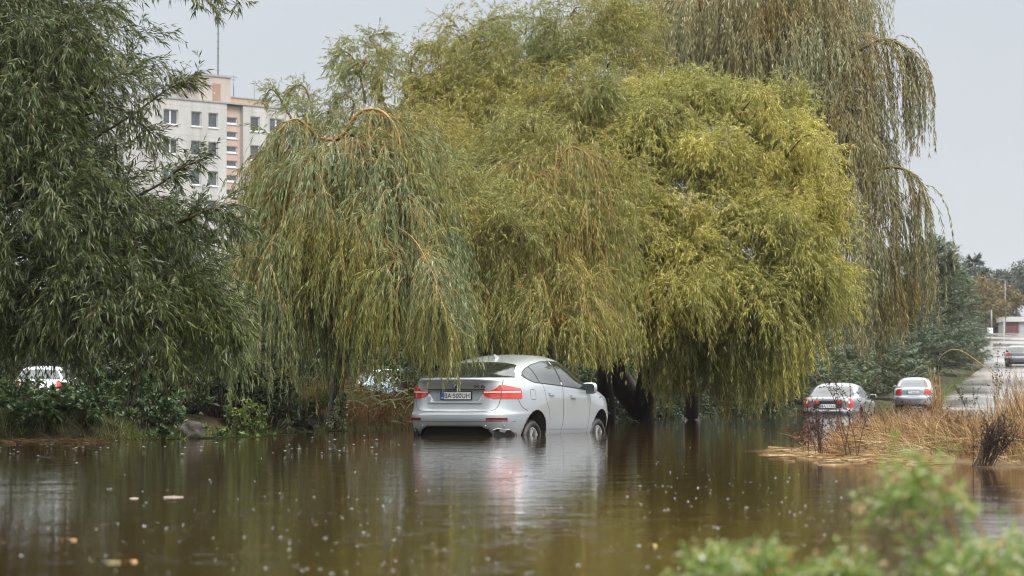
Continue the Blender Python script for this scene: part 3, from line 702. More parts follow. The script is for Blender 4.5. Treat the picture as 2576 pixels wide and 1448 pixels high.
# ================================================================ foliage machinery
def grow(P, D, L, n, droop, curl, rng):
    """n-step twigs from P along D, bending down; droop per metre, curl random turning"""
    L = np.broadcast_to(np.asarray(L, float), (len(P),)); st = (L/n)[:, None]; out = [P]; D = unit(D)
    for k in range(n):
        D = unit(D + np.array([0, 0, -1.])*droop*st + rng.normal(0, curl, P.shape))
        P = P + D*st; out.append(P)
    return np.stack(out, 1)

def sample(S, m, rng, t0=.05, t1=1.0):
    """m random points on every polyline of S: position, tangent"""
    N, n1 = S.shape[:2]; t = rng.uniform(t0, t1, (N, m))*(n1-1)*.9999; i = t.astype(int); f = (t-i)[..., None]
    r = np.arange(N)[:, None]; a, b = S[r, i], S[r, i+1]
    return (a+(b-a)*f).reshape(-1, 3), unit(b-a).reshape(-1, 3)

def leaves(P, T, l, w, spread, grav, rng, flat=0.0):
    """long pointed leaves: one kite-shaped face each"""
    N = len(P); R = rng.normal(0, 1, (N, 3)); R -= T*np.sum(R*T, 1, keepdims=True); R = unit(R)
    D = unit(T + R*rng.uniform(.5, 1.3, (N, 1))*spread + np.array([0, 0, -grav]))
    U = rng.normal(0, 1, (N, 3)) + np.array([0, 0, flat])
    S = unit(np.cross(D, U)); ll = (l*rng.uniform(.45, 1.4, N))[:, None]; ww = (w*rng.uniform(.7, 1.2, N))[:, None]
    m = P + D*ll*.42; tip = P + D*ll + np.array([0, 0, -.12])*ll
    V = np.stack([P, m + S*ww*.5, tip, m - S*ww*.5], 1)
    return V.reshape(-1, 3)

def quads(nv): return np.arange(nv, dtype=np.int32).reshape(-1, 4)

def twig_mesh(S, r0, r1):
    """thin three-sided twigs"""
    N, n, _ = S.shape; T = unit(np.gradient(S, axis=1)); A = unit(np.cross(T, np.array([.3, .9, .25]))); B = np.cross(T, A)
    r = np.linspace(r0, r1, n)[None, :, None]; V = np.stack([S + r*(A*math.cos(a) + B*math.sin(a)) for a in (0, 2.094, 4.189)], 2)
    base = (np.arange(N)[:, None, None]*n + np.arange(n-1)[None, :, None])*3; j = np.arange(3)[None, None]
    Q = np.stack([base+j, base+(j+1) % 3, base+3+(j+1) % 3, base+3+j], -1).reshape(-1, 4)
    return V.reshape(-1, 3), Q

def join(parts):
    V, Q, n = [], [], 0
    for v, q in parts:
        V.append(v); Q.append(q+n); n += len(v)
    return np.concatenate(V), np.concatenate(Q)

def blob_points(b, n, rng, zlo=-.35, shell=.5):
    c = at(b[0], b[1], b[2]); k = b[2]/F; R = np.array([b[3]*k, b[5] if len(b) > 5 and b[5] else (b[3]+b[4])*.5*k, b[4]*k])
    u = unit(rng.normal(0, 1, (n*3, 3))); u = u[u[:, 2] > zlo][:n]
    r = rng.uniform(shell**3, 1, (len(u), 1))**(1/3)
    return c + u*r*R, u, c

def willow(name, label, base, limbs, blobs, p, mats, seed, extra_boughs=(), leader=True):
    """weeping tree: trunk and limbs reach into each foliage mass; drooping sprays carry hanging strands of leaves"""
    rng = np.random.default_rng(seed)
    root = empty(name, base, 0, label, 'tree')
    o = np.array(base, float); wood = []; tw = []; lv = []
    for pts, r in limbs: wood.append(tube(curve(pts, 20)-o, r, 9))
    heads = [np.array(l[0][-1]) for l in limbs] + [np.array(q) for l in limbs for q in l[0][1:]]
    allb = []
    for b in blobs:
        q = {**p, **(b[6] if len(b) > 6 and b[6] else {})}; ns_ = q.get('sub', 0)
        if not ns_: allb.append(b); continue
        k = b[2]/F; ry = (b[5] if len(b) > 5 and b[5] else (b[3]+b[4])*.5*k)
        allb.append((b[0], b[1]+b[4]*.2, b[2]+ry*.5, b[3]*.6, b[4]*.6, ry*.5, {**q, 'dens': q.get('dens', 1)*.45}))
        for _ in range(ns_):
            v = unit(rng.normal(0, 1, 3)); v[1] = -abs(v[1]); v[2] = v[2]*.8+.2; sc = rng.uniform(.30, .46)
            allb.append((b[0]+v[0]*b[3]*.78, b[1]-v[2]*b[4]*.78, b[2]+v[1]*ry*.8, b[3]*sc, b[4]*sc*.9, ry*sc, {**q, 'limb': False}))
    for b in allb:
        q = dict(p); 
        if len(b) > 6 and b[6]: q.update(b[6])
        k = b[2]/F; dens = q.get('dens', 1.0); area = b[3]*b[4]*k*k*PI
        n = max(4, int(area*q['sprays']*dens)); P, u, c = blob_points(b, n, rng, q.get('zlo', -.35), q.get('shell', .5)); n = len(P)
        h = min(heads, key=lambda t: np.linalg.norm(t-c) + (2 if t[2] > c[2] else 0))
        if q.get('limb', True): wood.append(tube(curve([h, (h+c)/2+np.array([0, 0, .12*np.linalg.norm(h-c)]), c], 9)-o, [q.get('limb_r', .05), .015], 6))
        ti = rng.integers(0, n, max(3, n//5)); mids = (c + P[ti])/2 + np.array([0, 0, .1]); bs = np.stack([np.repeat(c[None], len(ti), 0), mids, P[ti]], 1)
        tw.append((twig_mesh(bs-o, .022, .007)))
        D = unit(u*np.array([1, 1, .7]) + np.array(q.get('wind', (0, 0, .35))) + rng.normal(0, .3, u.shape))
        S = grow(P, D, np.clip(rng.lognormal(-.12, .38, n), .35, 2.0)*q['spray'], 6, q.get('sdroop', 1.4)/max(.3, q['spray']), q['curl'], rng)
        m = q['strands']; A, T = sample(S, m, rng, .1, 1.0); N = len(A)
        L = rng.uniform(.45, 1.15, N)*q['hang']
        zmin = at(CX, q['bot'], b[2])[2]; L = np.minimum(L, np.maximum(.12, (A[:, 2]-zmin)/.93 - rng.uniform(0, q.get('ragged', .7), N)**2))
        D2 = unit(T*.7 + rng.normal(0, q.get('fan', .45), T.shape))
        ns = q.get('seg', 7)
        H = grow(A, D2, L, ns, q['droop'], q['curl'], rng)
        ends = H[:, -1, 2] > .12; H = H[ends]
        ml = max(2, int(q['hang']*.8/q['gap'])); LP, LT = sample(H, ml, rng, .06, 1.0)
        lv.append(leaves(LP-o, LT, q['leaf'], q['width'], q['spread'], q.get('grav', .35), rng, q.get('flat', .3)))
        LP, LT = sample(S, int(q['spray']*.8/q['gap']), rng, .2, 1.0); lv.append(leaves(LP-o, LT, q['leaf'], q['width'], q['spread'], .4, rng, q.get('flat', .3)))
        tw.append(twig_mesh(S-o, .006, .003)); sel = rng.random(len(H)) < q.get('twigs', .5); 
        if sel.any(): tw.append(twig_mesh(H[sel]-o, q.get('tw0', .0045), .002))
    for pts, r, q in extra_boughs:      # single arching boughs with curtains of strands
        q = {**p, **q}; B = curve(pts, q.get('n', 24)); wood_t = tube(B-o, r, 6); tw.append(wood_t)
        m = q['count']; t = rng.uniform(q.get('from', .1), 1, m)**q.get('pw', 1)
        if 'bundles' in q: kb = rng.uniform(q.get('from', .1), 1, q['bundles']); t = np.clip(kb[rng.integers(0, q['bundles'], m)] + rng.normal(0, .012, m), 0, 1)
        idx = t*(len(B)-1)*.999; i = idx.astype(int); A = B[i] + (B[i+1]-B[i])*(idx-i)[:, None]; T = unit(B[i+1]-B[i])
        L = rng.uniform(.55, 1.1, m)*q['hang']
        if 'bot' in q:
            zmin = at(CX, q['bot'], q.get('Y', 45))[2]; L = np.minimum(L, np.maximum(.15, (A[:, 2]-zmin) - rng.uniform(0, .7, m)))
        H = grow(A, unit(T*.5+rng.normal(0, .35, T.shape)), L, 9, q['droop'], q['curl'], rng)
        H = H[H[:, -1, 2] > .1]
        LP, LT = sample(H, max(3, int(q['hang']*1.5/q['gap'])), rng, .03, 1); lv.append(leaves(LP-o, LT, q['leaf'], q['width'], q['spread'], .35, rng)); tw.append(twig_mesh(H-o, .0035, .0015))
    V, Q = join(wood); link('trunk', npmesh('trunk', V, Q, True), mats[0], root)
    V, Q = join(tw); link('twigs', npmesh('twigs', V, Q, True), mats[1], root)
    V = np.concatenate(lv); link('crown', npmesh('crown', V, quads(len(V))), mats[2], root)
    print(name, seed, 'leaves', len(V)//4)
    return root

def bushy(name, label, cat, c, R, n, l, w, mat, seed, stem=None, group=None, up=.4, stems=9, zlo=-.2, fill=.25):
    """broad-leaved shrub: stems from the base carry leaf sprays out to an uneven outline"""
    rng = np.random.default_rng(seed); c = np.array(c, float); R = np.array(R, float)
    root = empty(name, c, 0, label, cat, group)
    k = max(6, n//40); u = unit(rng.normal(0, 1, (k*2, 3))); u = u[u[:, 2] > zlo][:k]; k = len(u)
    lump = 1 + .28*np.sin(u[:, :1]*5+seed)*np.cos(u[:, 1:2]*4+seed*2) + rng.normal(0, .10, (k, 1))
    E = u*R*lump*rng.uniform(fill, 1, (k, 1))**.5; E[:, 2] = np.maximum(E[:, 2] + R[2]*.25, .05)
    B = np.zeros_like(E); B[:, :2] = E[:, :2]*.35
    S = np.stack([B, B*.4+E*.6 + np.array([0, 0, .12])*R[2], E], 1)
    tip = grow(E, unit(u+np.array([0, 0, up])+rng.normal(0, .4, u.shape)), .30*R.mean(), 3, .8, .2, rng)
    V, Q = join([twig_mesh(S[::max(1, k//60)], .02*min(1, R[2]), .006), twig_mesh(tip, .006, .002)])
    link('stems', npmesh('stems', V, Q, True), stem or M['twig_brown'], root)
    P, T = sample(tip, max(4, n//k), rng, 0, 1); P = P + rng.normal(0, .05*R.mean(), P.shape)
    V = leaves(P, T, l, w, 1.2, .1, rng, 1.2); V[:, 2] = np.maximum(V[:, 2], -c[2]+.01)
    link('foliage', npmesh('foliage', V, quads(len(V))), mat, root); return root

def blades(P, D, L, w, droop, curl, rng, n=4, taper=True):
    """ribbon grass blades"""
    S = grow(P, D, L, n, droop, curl, rng); T = unit(np.gradient(S, axis=1)); U = rng.normal(0, 1, (len(P), 1, 3)); X = unit(np.cross(T, U))
    ww = (w*np.linspace(1, .15 if taper else .8, n+1))[None, :, None]*rng.uniform(.6, 1.3, (len(P), 1, 1))
    V = np.stack([S-X*ww/2, S+X*ww/2], 2); N = len(P); b = (np.arange(N)[:, None]*(n+1)+np.arange(n)[None])*2
    Q = np.stack([b, b+1, b+3, b+2], -1).reshape(-1, 4); return V.reshape(-1, 3), Q

def conifer(name, label, c, h, R, n, mat, seed, group, lean=(0, 0), l=.26, w=.055, low=.04):
    """spreading cypress: tiers of upswept boughs with flat feathery sprays"""
    rng = np.random.default_rng(seed); root = empty(name, c, 0, label, 'tree', group)
    wood = [tube(curve([(0, 0, 0), (lean[0]*.5, lean[1]*.5, h*.5), (lean[0], lean[1], h*.97)], 10), [R*.055, .02], 7)]
    k = n//170; t = rng.uniform(low, .98, k)**1.15; az = rng.uniform(0, 2*PI, k)
    rad = R*(1-t)**.5*(.72+.36*rng.random(k))*(1+.12*np.sin(az*3+seed)); rad = np.maximum(rad, .18*R*(1.02-t)**.5)
    B = np.stack([lean[0]*t, lean[1]*t, h*t], 1); D = np.stack([np.cos(az), np.sin(az), .12+.55*t**2+rng.normal(0, .14, k)], 1)
    S = grow(B, D, rad, 6, -.10, .06, rng)
    V1, Q1 = twig_mesh(S[::2], .03, .008)
    A, T = sample(S, 17, rng, .30, 1.0)
    side = unit(np.cross(T, np.array([0, 0, 1.]))); sg = rng.choice([-1, 1], len(A))[:, None]
    F2 = grow(A, unit(T*.9+side*sg*rng.uniform(.2, .9, (len(A), 1))+np.array([0, 0, .05])+rng.normal(0, .12, A.shape)*np.array([1, 1, .6])), .42*R**.4*rng.uniform(.5, 1.1, len(A)), 3, .5, .1, rng)
    P, T2 = sample(F2, 10, rng, 0, 1); V = leaves(P, T2, l, w, .5, .12, rng, 3.2)
    V[:, 2] = np.maximum(V[:, 2], .02)
    Vw, Qw = join(wood+[(V1, Q1)]); link('trunk', npmesh('trunk', Vw, Qw, True), M['bark_dark'], root)
    link('crown', npmesh('crown', V, quads(len(V))), mat, root); return root
# ---------------------------------------------------------------- leaf colours
LM = {}
LM['dark'] = leaf_mat('blue green willow leaf', [(0, (.028, .045, .011)), (.5, (.062, .090, .025)), (.85, (.115, .145, .048)), (.97, (.21, .23, .14)), (1, (.28, .22, .05))],
                      [(0, (.045, .065, .011)), (.6, (.085, .115, .022)), (1, (.15, .155, .036))], .38, .25, .4)
LM['weep'] = leaf_mat('green willow leaf', [(0, (.078, .112, .044)), (.5, (.155, .20, .085)), (.85, (.245, .285, .135)), (1, (.40, .43, .29))],
                      [(0, (.12, .13, .03)), (.6, (.235, .235, .06)), (1, (.35, .32, .09))], .42, .32, .32)
LM['weep_warm'] = leaf_mat('yellowing willow leaf', [(0, (.12, .135, .035)), (.5, (.225, .24, .065)), (.85, (.335, .325, .10)), (1, (.40, .40, .20))],
                      [(0, (.14, .15, .035)), (.6, (.26, .25, .06)), (1, (.40, .33, .08))], .42, .32, .4)
LM['olive'] = leaf_mat('olive curly willow leaf', [(0, (.15, .145, .024)), (.5, (.275, .25, .048)), (.85, (.385, .335, .08)), (1, (.48, .42, .17))],
                       [(0, (.13, .155, .045)), (.6, (.225, .24, .07)), (1, (.33, .33, .12))], .45, .36, .4, pscale=.4)
LM['gold'] = leaf_mat('yellow green curly willow leaf', [(0, (.235, .225, .04)), (.45, (.43, .39, .085)), (.85, (.57, .50, .13)), (1, (.66, .60, .22))],
                      [(0, (.15, .165, .04)), (.6, (.26, .27, .07)), (1, (.39, .37, .12))], .45, .38, .4, pscale=.35)
LM['tan'] = leaf_mat('tan green willow leaf', [(0, (.12, .13, .055)), (.5, (.235, .24, .115)), (.85, (.35, .345, .19)), (1, (.50, .47, .35))],
                     [(0, (.14, .11, .035)), (.6, (.28, .22, .075)), (1, (.40, .30, .11))], .42, .32, .45)
LM['cypress'] = leaf_mat('grey green cypress', [(0, (.07, .10, .065)), (.6, (.16, .21, .135)), (1, (.29, .33, .23))], [(0, (.045, .058, .02)), (.6, (.095, .115, .042)), (1, (.16, .165, .07))], .55, .18, .3)
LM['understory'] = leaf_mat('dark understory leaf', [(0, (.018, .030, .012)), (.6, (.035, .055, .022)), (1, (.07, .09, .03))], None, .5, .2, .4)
LM['nettle'] = leaf_mat('bank weed leaf', [(0, (.030, .060, .020)), (.6, (.065, .115, .04)), (.9, (.12, .17, .065)), (1, (.25, .24, .08))], None, .36, .3, .55)
LM['elder'] = leaf_mat('bright bush leaf', [(0, (.05, .085, .018)), (.6, (.10, .15, .03)), (1, (.20, .22, .05))], None, .38, .3, .5)
LM['ivy'] = leaf_mat('variegated ivy leaf', [(0, (.10, .13, .05)), (.5, (.30, .33, .16)), (1, (.55, .55, .36))], None, .4, .2, .5)
LM['pine'] = leaf_mat('far pine', [(0, (.03, .045, .03)), (1, (.07, .085, .06))], None, .6, .1, .3)
LM['autumn'] = leaf_mat('autumn leaf', [(0, (.10, .075, .03)), (.6, (.19, .13, .045)), (1, (.16, .16, .05))], None, .5, .3, .4)
LM['herb'] = leaf_mat('fresh herb leaf', [(0, (.09, .16, .03)), (.5, (.20, .29, .06)), (.85, (.38, .42, .15)), (.93, (.62, .60, .42)), (1, (.55, .22, .04))], None, .4, .45, .5)
# ================================================================ willows
A_ = at
# the dark willow over the near bank
Y = 31.5; base = (-8.6, 35.6, .25)
pA = dict(sprays=52, spray=.75, strands=11, hang=.70, droop=1.3, curl=.13, gap=.030, leaf=.115, width=.0165, spread=.62, bot=1010, twigs=.35, sdroop=.9, wind=(.35, 0, .1), zlo=-.6, shell=.45, fan=.5, grav=.2, tw0=.004, ragged=1.0, limb_r=.07)
sp = dict(dens=.55, shell=.7)
blA = [(-80, 60, 32, 220, 190, 1.7), (105, 60, 31.5, 100, 140, 1.2, dict(dens=.8)), (60, 205, 31, 105, 70, 1.1), (-70, 330, 31.5, 230, 180, 1.7, dict(bot=900)), (55, 370, 31, 95, 60, 1.1), (115, 510, 31, 200, 90, 1.5), (300, 515, 30.5, 80, 35, .8, sp),
       (80, 640, 31.5, 265, 170, 1.7, dict(bot=905)), (330, 620, 31, 110, 75, 1.2), (290, 760, 31, 190, 110, 1.4), (40, 830, 32, 230, 60, 1.5, dict(dens=.34, bot=985)), (430, 840, 31.5, 75, 70, 1.0), (250, 215, 30.5, 50, 20, .5, sp), (220, 110, 31, 50, 55, .6, sp),
       (290, 360, 30.5, 40, 25, .5, sp), (440, -60, 30.5, 90, 35, .7, dict(sp, bot=40, hang=.4, spray=.5, limb=False)), (-300, 450, 33, 220, 550, 2.0)]
lA = [(-40, 60, 32, 220, 190, 1.7), (130, 60, 31.5, 95, 140, 1.2, dict(dens=.7)), (105, 205, 31, 110, 70, 1.1), (-20, 330, 31.5, 230, 180, 1.7), (105, 370, 31, 100, 60, 1.1), (150, 510, 31, 215, 95, 1.5), (340, 505, 30.5, 80, 35, .8, sp),
       (90, 640, 31.5, 270, 180, 1.7), (340, 620, 31, 110, 75, 1.2), (290, 760, 31, 190, 110, 1.4), (60, 850, 32, 230, 110, 1.5, dict(dens=.3)), (430, 840, 31.5, 75, 70, 1.0), (310, 215, 30.5, 50, 20, .5, sp), (280, 110, 31, 50, 55, .6, sp),
       (330, 360, 30.5, 40, 25, .5, sp), (440, -60, 30.5, 90, 35, .7, dict(sp, bot=40, hang=.4, spray=.5, limb=False)), (-150, 450, 33, 220, 550, 2.0)]
lA = [(40, 60, 32, 330, 190, 1.7), (270, 60, 31.5, 110, 150, 1.2), (330, 215, 31, 150, 85, 1.1), (130, 330, 31.5, 300, 190, 1.7), (330, 370, 31, 140, 70, 1.1), (250, 480, 31, 300, 120, 1.5), (440, 485, 30.5, 120, 50, .8),
       (120, 640, 31.5, 330, 190, 1.7), (400, 620, 31, 130, 80, 1.2), (340, 760, 31, 230, 120, 1.4), (90, 850, 32, 260, 110, 1.5), (460, 820, 31.5, 90, 80, 1.0), (430, 240, 30.5, 75, 30, .5, sp), (420, 130, 31, 55, 45, .6, sp),
       (470, 350, 30.5, 45, 30, .5, sp), (470, -45, 30.5, 120, 45, .7, dict(sp, bot=60, hang=.45)), (-150, 450, 33, 220, 550, 2.0)]
lA = [([base, (-8.5, 35, 1.5), (-8.6, 34, 3.2), (-8.4, 33, 5.5)], [.30, .24, .18, .08]), ([(-8.5, 35, 1.2), (-7.4, 34, 2.2), tuple(A_(300, 640, 32))], [.18, .12, .06]), ([(-8.2, 34.4, 2.6), tuple(A_(20, 450, 32.5)), tuple(A_(190, 330, 31.5))], [.12, .07, .03])]
def bough(pts, r=(.03, .012), **q): return ([A_(*t) for t in pts], list(r), q)
bA = [bough([(120, 420, 31.5), (330, 290, 30.8), (420, 225, 30.5), (488, 198, 30.4)], (.018, .007), count=46, hang=.36, droop=1.2, **{'from': .35}),
      bough([(200, 560, 31.2), (390, 470, 30.6), (450, 425, 30.4), (510, 400, 30.3)], (.018, .007), count=40, hang=.32, droop=1.2, **{'from': .35}),
      bough([(120, 330, 31.5), (280, 270, 31), (350, 310, 30.6), (400, 350, 30.4)], (.015, .006), count=36, hang=.35, droop=1.2, **{'from': .3}),
      bough([(300, 620, 31), (450, 560, 30.5), (540, 525, 30.3), (590, 570, 30.2)], count=60, hang=.6, droop=1.3, **{'from': .3}),
      bough([(300, -60, 31), (400, -70, 30.6), (480, -40, 30.4), (545, 30, 30.3)], count=30, hang=.30, droop=1.2, **{'from': .3}),
      bough([(-40, 860, 31), (60, 848, 30.8), (140, 865, 30.6), (200, 900, 30.5)], (.016, .006), count=34, hang=.75, bot=1000, Y=30.6),
      bough([(320, 700, 31), (450, 690, 30.4), (540, 760, 30.2), (590, 850, 30.1)], count=90, hang=.9, bot=960, Y=30, **{'from': .2})]
willow('willow_tree', 'dark blue green willow leaning over the bank above the white hatchback', base, lA, blA, pA, (M['bark_dark'], M['twig_brown'], LM['dark']), 11, bA)
# the small weeping willow with the black trunk
base = tuple(A_(838, 1083, 43.0)); base = (base[0], base[1], 0.0)
pB = dict(sprays=40, spray=.75, strands=11, hang=2.1, droop=2.6, curl=.05, gap=.040, leaf=.12, width=.0155, spread=.42, bot=930, twigs=.3, sdroop=1.7, zlo=-.5, shell=.5, fan=.35, grav=.3, tw0=.004, ragged=1.0, limb_r=.05)
blB = [(905, 345, 42, 85, 50, .9), (815, 395, 42, 70, 45, .9), (765, 470, 41.5, 50, 40, .8, dict(bot=1000)), (985, 420, 41.5, 60, 80, .7, dict(bot=880)), (850, 480, 41, 140, 90, 1.2, dict(bot=860)), (1000, 560, 40.5, 70, 110, .9, dict(bot=950)),
       (760, 600, 41, 85, 90, 1.0, dict(bot=960)), (880, 620, 40.5, 120, 90, 1.1, dict(bot=845)), (690, 730, 40, 50, 90, .8, dict(bot=1060)), (1040, 700, 39, 50, 90, .8, dict(bot=960)), (725, 560, 41.5, 50, 55, .7, dict(bot=1000))]
lB = [([base, A_(848, 990, 43), A_(862, 860, 42.9), A_(868, 740, 42.7), A_(858, 600, 42.5), A_(845, 450, 42.3), A_(840, 350, 42.2)], [.165, .115, .10, .085, .07, .05, .035]), ([A_(866, 760, 42.8), A_(920, 650, 42), A_(990, 560, 41)], [.06, .04, .025]), ([A_(860, 640, 42.5), A_(770, 540, 42), A_(700, 480, 41.6)], [.05, .035, .02])]
bB = [bough([(840, 352, 42.2), (868, 335, 42), (895, 292, 41.8), (922, 276, 41.7), (962, 281, 41.5), (1000, 330, 41.3), (1012, 420, 41)], (.045, .014), count=90, hang=2.6, bot=880, Y=41, pw=.8, **{'from': .25}),
      bough([(842, 352, 42.2), (800, 345, 42), (768, 312, 41.8), (735, 300, 41.6), (700, 330, 41.4)], (.035, .012), count=70, hang=2.4, bot=930, Y=41.5),
      bough([(735, 470, 42), (715, 400, 41.8), (690, 370, 41.6), (655, 385, 41.4), (628, 440, 41.3)], (.02, .01), count=45, hang=1.2, bot=700, Y=41.3),
      bough([(980, 560, 40.5), (1040, 600, 38.5), (1085, 680, 37.2), (1112, 760, 36.9)], (.008, .003), count=80, hang=1.7, bot=1000, Y=36.9, droop=3.2, **{'from': .45}),
      bough([(1060, 640, 38), (1090, 690, 37), (1120, 790, 36.6), (1138, 850, 36.5)], (.006, .003), count=36, hang=1.0, bot=985, Y=36.6, droop=3.2, **{'from': .4})]
rng = np.random.default_rng(78)
for i in range(16):
    a = rng.uniform(0, PI); x = 850+math.cos(a)*rng.uniform(150, 215); y = 500-math.sin(a)*rng.uniform(110, 185); sg = 1 if x > 850 else -1
    bB.append(bough([(x-sg*70, y+50, 41.5), (x-sg*25, y+2, 41.2), (x+sg*5, y+5, 41), (x+sg*rng.uniform(15, 40), y+55, 40.8)], (.013, .005), count=int(rng.uniform(16, 40)), hang=rng.uniform(.8, 2.4), bot=rng.uniform(850, 950), Y=41, n=12, **{'from': .3}))
willow('willow_tree', 'small weeping willow with thin black trunk and arching orange boughs beside the silver SUV', base, lB, blB, pB, (M['bark_dark'], M['twig_orange'], LM['weep']), 12, bB)
# tall curly willow in the middle
base = tuple(A_(1230, 1010, 55.0)); base = (base[0], base[1], .3)
pC = dict(sprays=32, spray=.62, strands=11, sub=5, hang=.6, droop=1.5, curl=.26, gap=.030, leaf=.115, width=.0165, spread=.7, bot=930, twigs=.3, sdroop=1.1, zlo=-.45, shell=.45, fan=.6, grav=.3, limb_r=.09)
lo = dict(dens=.7)
blC = [(935, 205, 54, 70, 75, 1.2, dict(lo, dens=.55)), (1060, 245, 54, 110, 95, 1.5), (1195, 150, 54, 95, 95, 1.5), (1000, 345, 53, 130, 90, 1.5), (1190, 320, 53, 180, 130, 2), (1330, 170, 54, 120, 110, 1.7), (1450, 110, 54, 120, 110, 1.7), (1545, 70, 55, 90, 90, 1.5),
       (1390, 300, 53, 170, 140, 2), (1120, 480, 52.5, 140, 120, 1.7), (1090, 640, 52, 130, 150, 1.7), (1300, 480, 52, 180, 150, 1.8), (1480, 430, 52.5, 110, 150, 1.5), (1100, 420, 50, 80, 80, 1), (1130, 560, 49.5, 90, 90, 1), (1500, 540, 49, 70, 110, 1), (1545, 320, 51, 70, 100, 1), (1560, 190, 54, 80, 80, 1.2), (1230, 690, 52, 200, 140, 1.8), (1430, 660, 52, 170, 170, 1.6), (850, 560, 53, 130, 110, 1.6, dict(bot=1000)), (800, 310, 54, 45, 45, .9, dict(dens=.35)), (730, 790, 51, 110, 140, 1.5, dict(bot=1010)), (960, 740, 51, 100, 80, 1.4, dict(bot=890)), (590, 890, 50, 70, 100, 1.4, dict(bot=1030))]
lC = [([base, A_(1220, 850, 54.8), A_(1180, 640, 54.5), A_(1120, 420, 54), A_(1050, 250, 54)], [.26, .22, .17, .11, .04]), ([A_(1215, 800, 54.7), A_(1290, 560, 54), A_(1350, 330, 54), A_(1430, 120, 54)], [.2, .15, .1, .04]),
      ([A_(1200, 740, 54.6), A_(1060, 520, 54), A_(1040, 400, 54), A_(960, 250, 54)], [.13, .1, .07, .03]), ([A_(640, 1050, 50.5), A_(650, 900, 50.5), A_(625, 760, 50.5), A_(720, 640, 51)], [.16, .14, .1, .05])]
blC += [(1050, 330, 48.5, 60, 60, .9), (1120, 700, 48, 70, 90, .9), (1520, 640, 47.5, 50, 110, .9), (1240, 400, 47, 110, 80, 1.1), (1340, 380, 47, 90, 70, 1.0), (1440, 260, 51, 110, 80, 1.2), (1090, 460, 44.5, 50, 60, .7), (1120, 580, 43.5, 55, 70, .7), (1180, 520, 44.5, 80, 60, .8), (1510, 470, 46, 45, 80, .8), (1530, 600, 46, 40, 80, .8), (1400, 540, 45, 70, 50, .6), (1250, 600, 43.8, 80, 50, .6)]
bC = [bough([(920, 260, 54), (900, 170, 54), (870, 130, 54), (838, 150, 54)], count=40, hang=.55, droop=1.2), bough([(960, 230, 54), (950, 130, 54), (930, 95, 54), (965, 82, 54)], count=40, hang=.5, droop=1.2),
      bough([(1180, 160, 54), (1200, 80, 54), (1230, 50, 54), (1280, 45, 54)], count=45, hang=.55, droop=1.2), bough([(1030, 200, 54), (1040, 140, 54), (1070, 115, 54), (1110, 120, 54)], count=40, hang=.5, droop=1.2),
      bough([(740, 310, 54), (700, 240, 54), (680, 225, 54), (665, 250, 54)], count=26, hang=.5, droop=1.2), bough([(790, 300, 54), (770, 225, 54), (745, 215, 54), (725, 235, 54)], count=30, hang=.5, droop=1.2),
      bough([(870, 330, 54), (890, 260, 54), (860, 235, 54), (830, 260, 54)], count=30, hang=.5, droop=1.2), bough([(1130, 180, 54), (1140, 120, 54), (1170, 95, 54), (1195, 110, 54)], count=36, hang=.5, droop=1.2)]
willow('curly_willow', 'tall olive green curly willow rising between the black trunked willow and the golden one', base, lC, blC, pC, (M['bark_dark'], M['twig_olive'], LM['olive']), 13, bC)
# weeping willow with orange twigs above the car roof
base = tuple(A_(1390, 1000, 47.5)); base = (base[0], base[1], .25)
pD = dict(sprays=38, spray=.7, strands=10, hang=1.9, droop=2.5, curl=.06, gap=.042, leaf=.10, width=.0135, spread=.45, bot=890, twigs=.3, sdroop=1.7, zlo=-.4, fan=.35, tw0=.0035, ragged=.9, limb_r=.045, dens=.62)
blD = [(1430, 430, 46, 65, 60, .8), (1330, 520, 45.5, 110, 80, 1.0), (1450, 600, 45, 60, 110, .8, dict(bot=930)), (1230, 620, 45, 110, 90, 1.0, dict(bot=875)), (1350, 700, 44.5, 130, 90, 1.0, dict(bot=905)), (1190, 760, 44.5, 80, 70, .9, dict(bot=885)), (1470, 760, 44, 45, 60, .7, dict(bot=955)), (1280, 800, 44, 140, 50, .9, dict(bot=900, dens=1.3)), (1130, 790, 43.5, 60, 60, .8, dict(bot=890, dens=1.1)), (1400, 820, 43.5, 90, 45, .8, dict(bot=925, dens=1.3))]
lD = [([base, A_(1385, 850, 47), A_(1375, 640, 46.5), A_(1410, 430, 46)], [.12, .10, .07, .03]), ([A_(1380, 760, 46.8), A_(1290, 640, 46), A_(1230, 570, 45.5)], [.06, .04, .02])]
bD = [bough([(1390, 470, 46), (1420, 385, 45.6), (1450, 372, 45.4), (1485, 400, 45.2), (1500, 470, 45.1)], (.03, .01), count=60, hang=2.2, bot=860, Y=45), bough([(1360, 660, 45.5), (1395, 628, 45), (1430, 628, 44.6), (1480, 690, 44), (1510, 780, 43.8)], (.025, .009), count=55, hang=1.4, bot=960, Y=44),
      bough([(1300, 500, 46), (1340, 450, 45.8), (1375, 445, 45.6), (1400, 520, 45.4)], (.025, .009), count=55, hang=1.9, bot=850, Y=45.5)]
willow('willow_tree', 'weeping willow with bright orange twigs hanging just above the silver SUV roof', base, lD, blD, pD, (M['bark_brown'], M['twig_orange'], LM['weep_warm']), 14, bD)
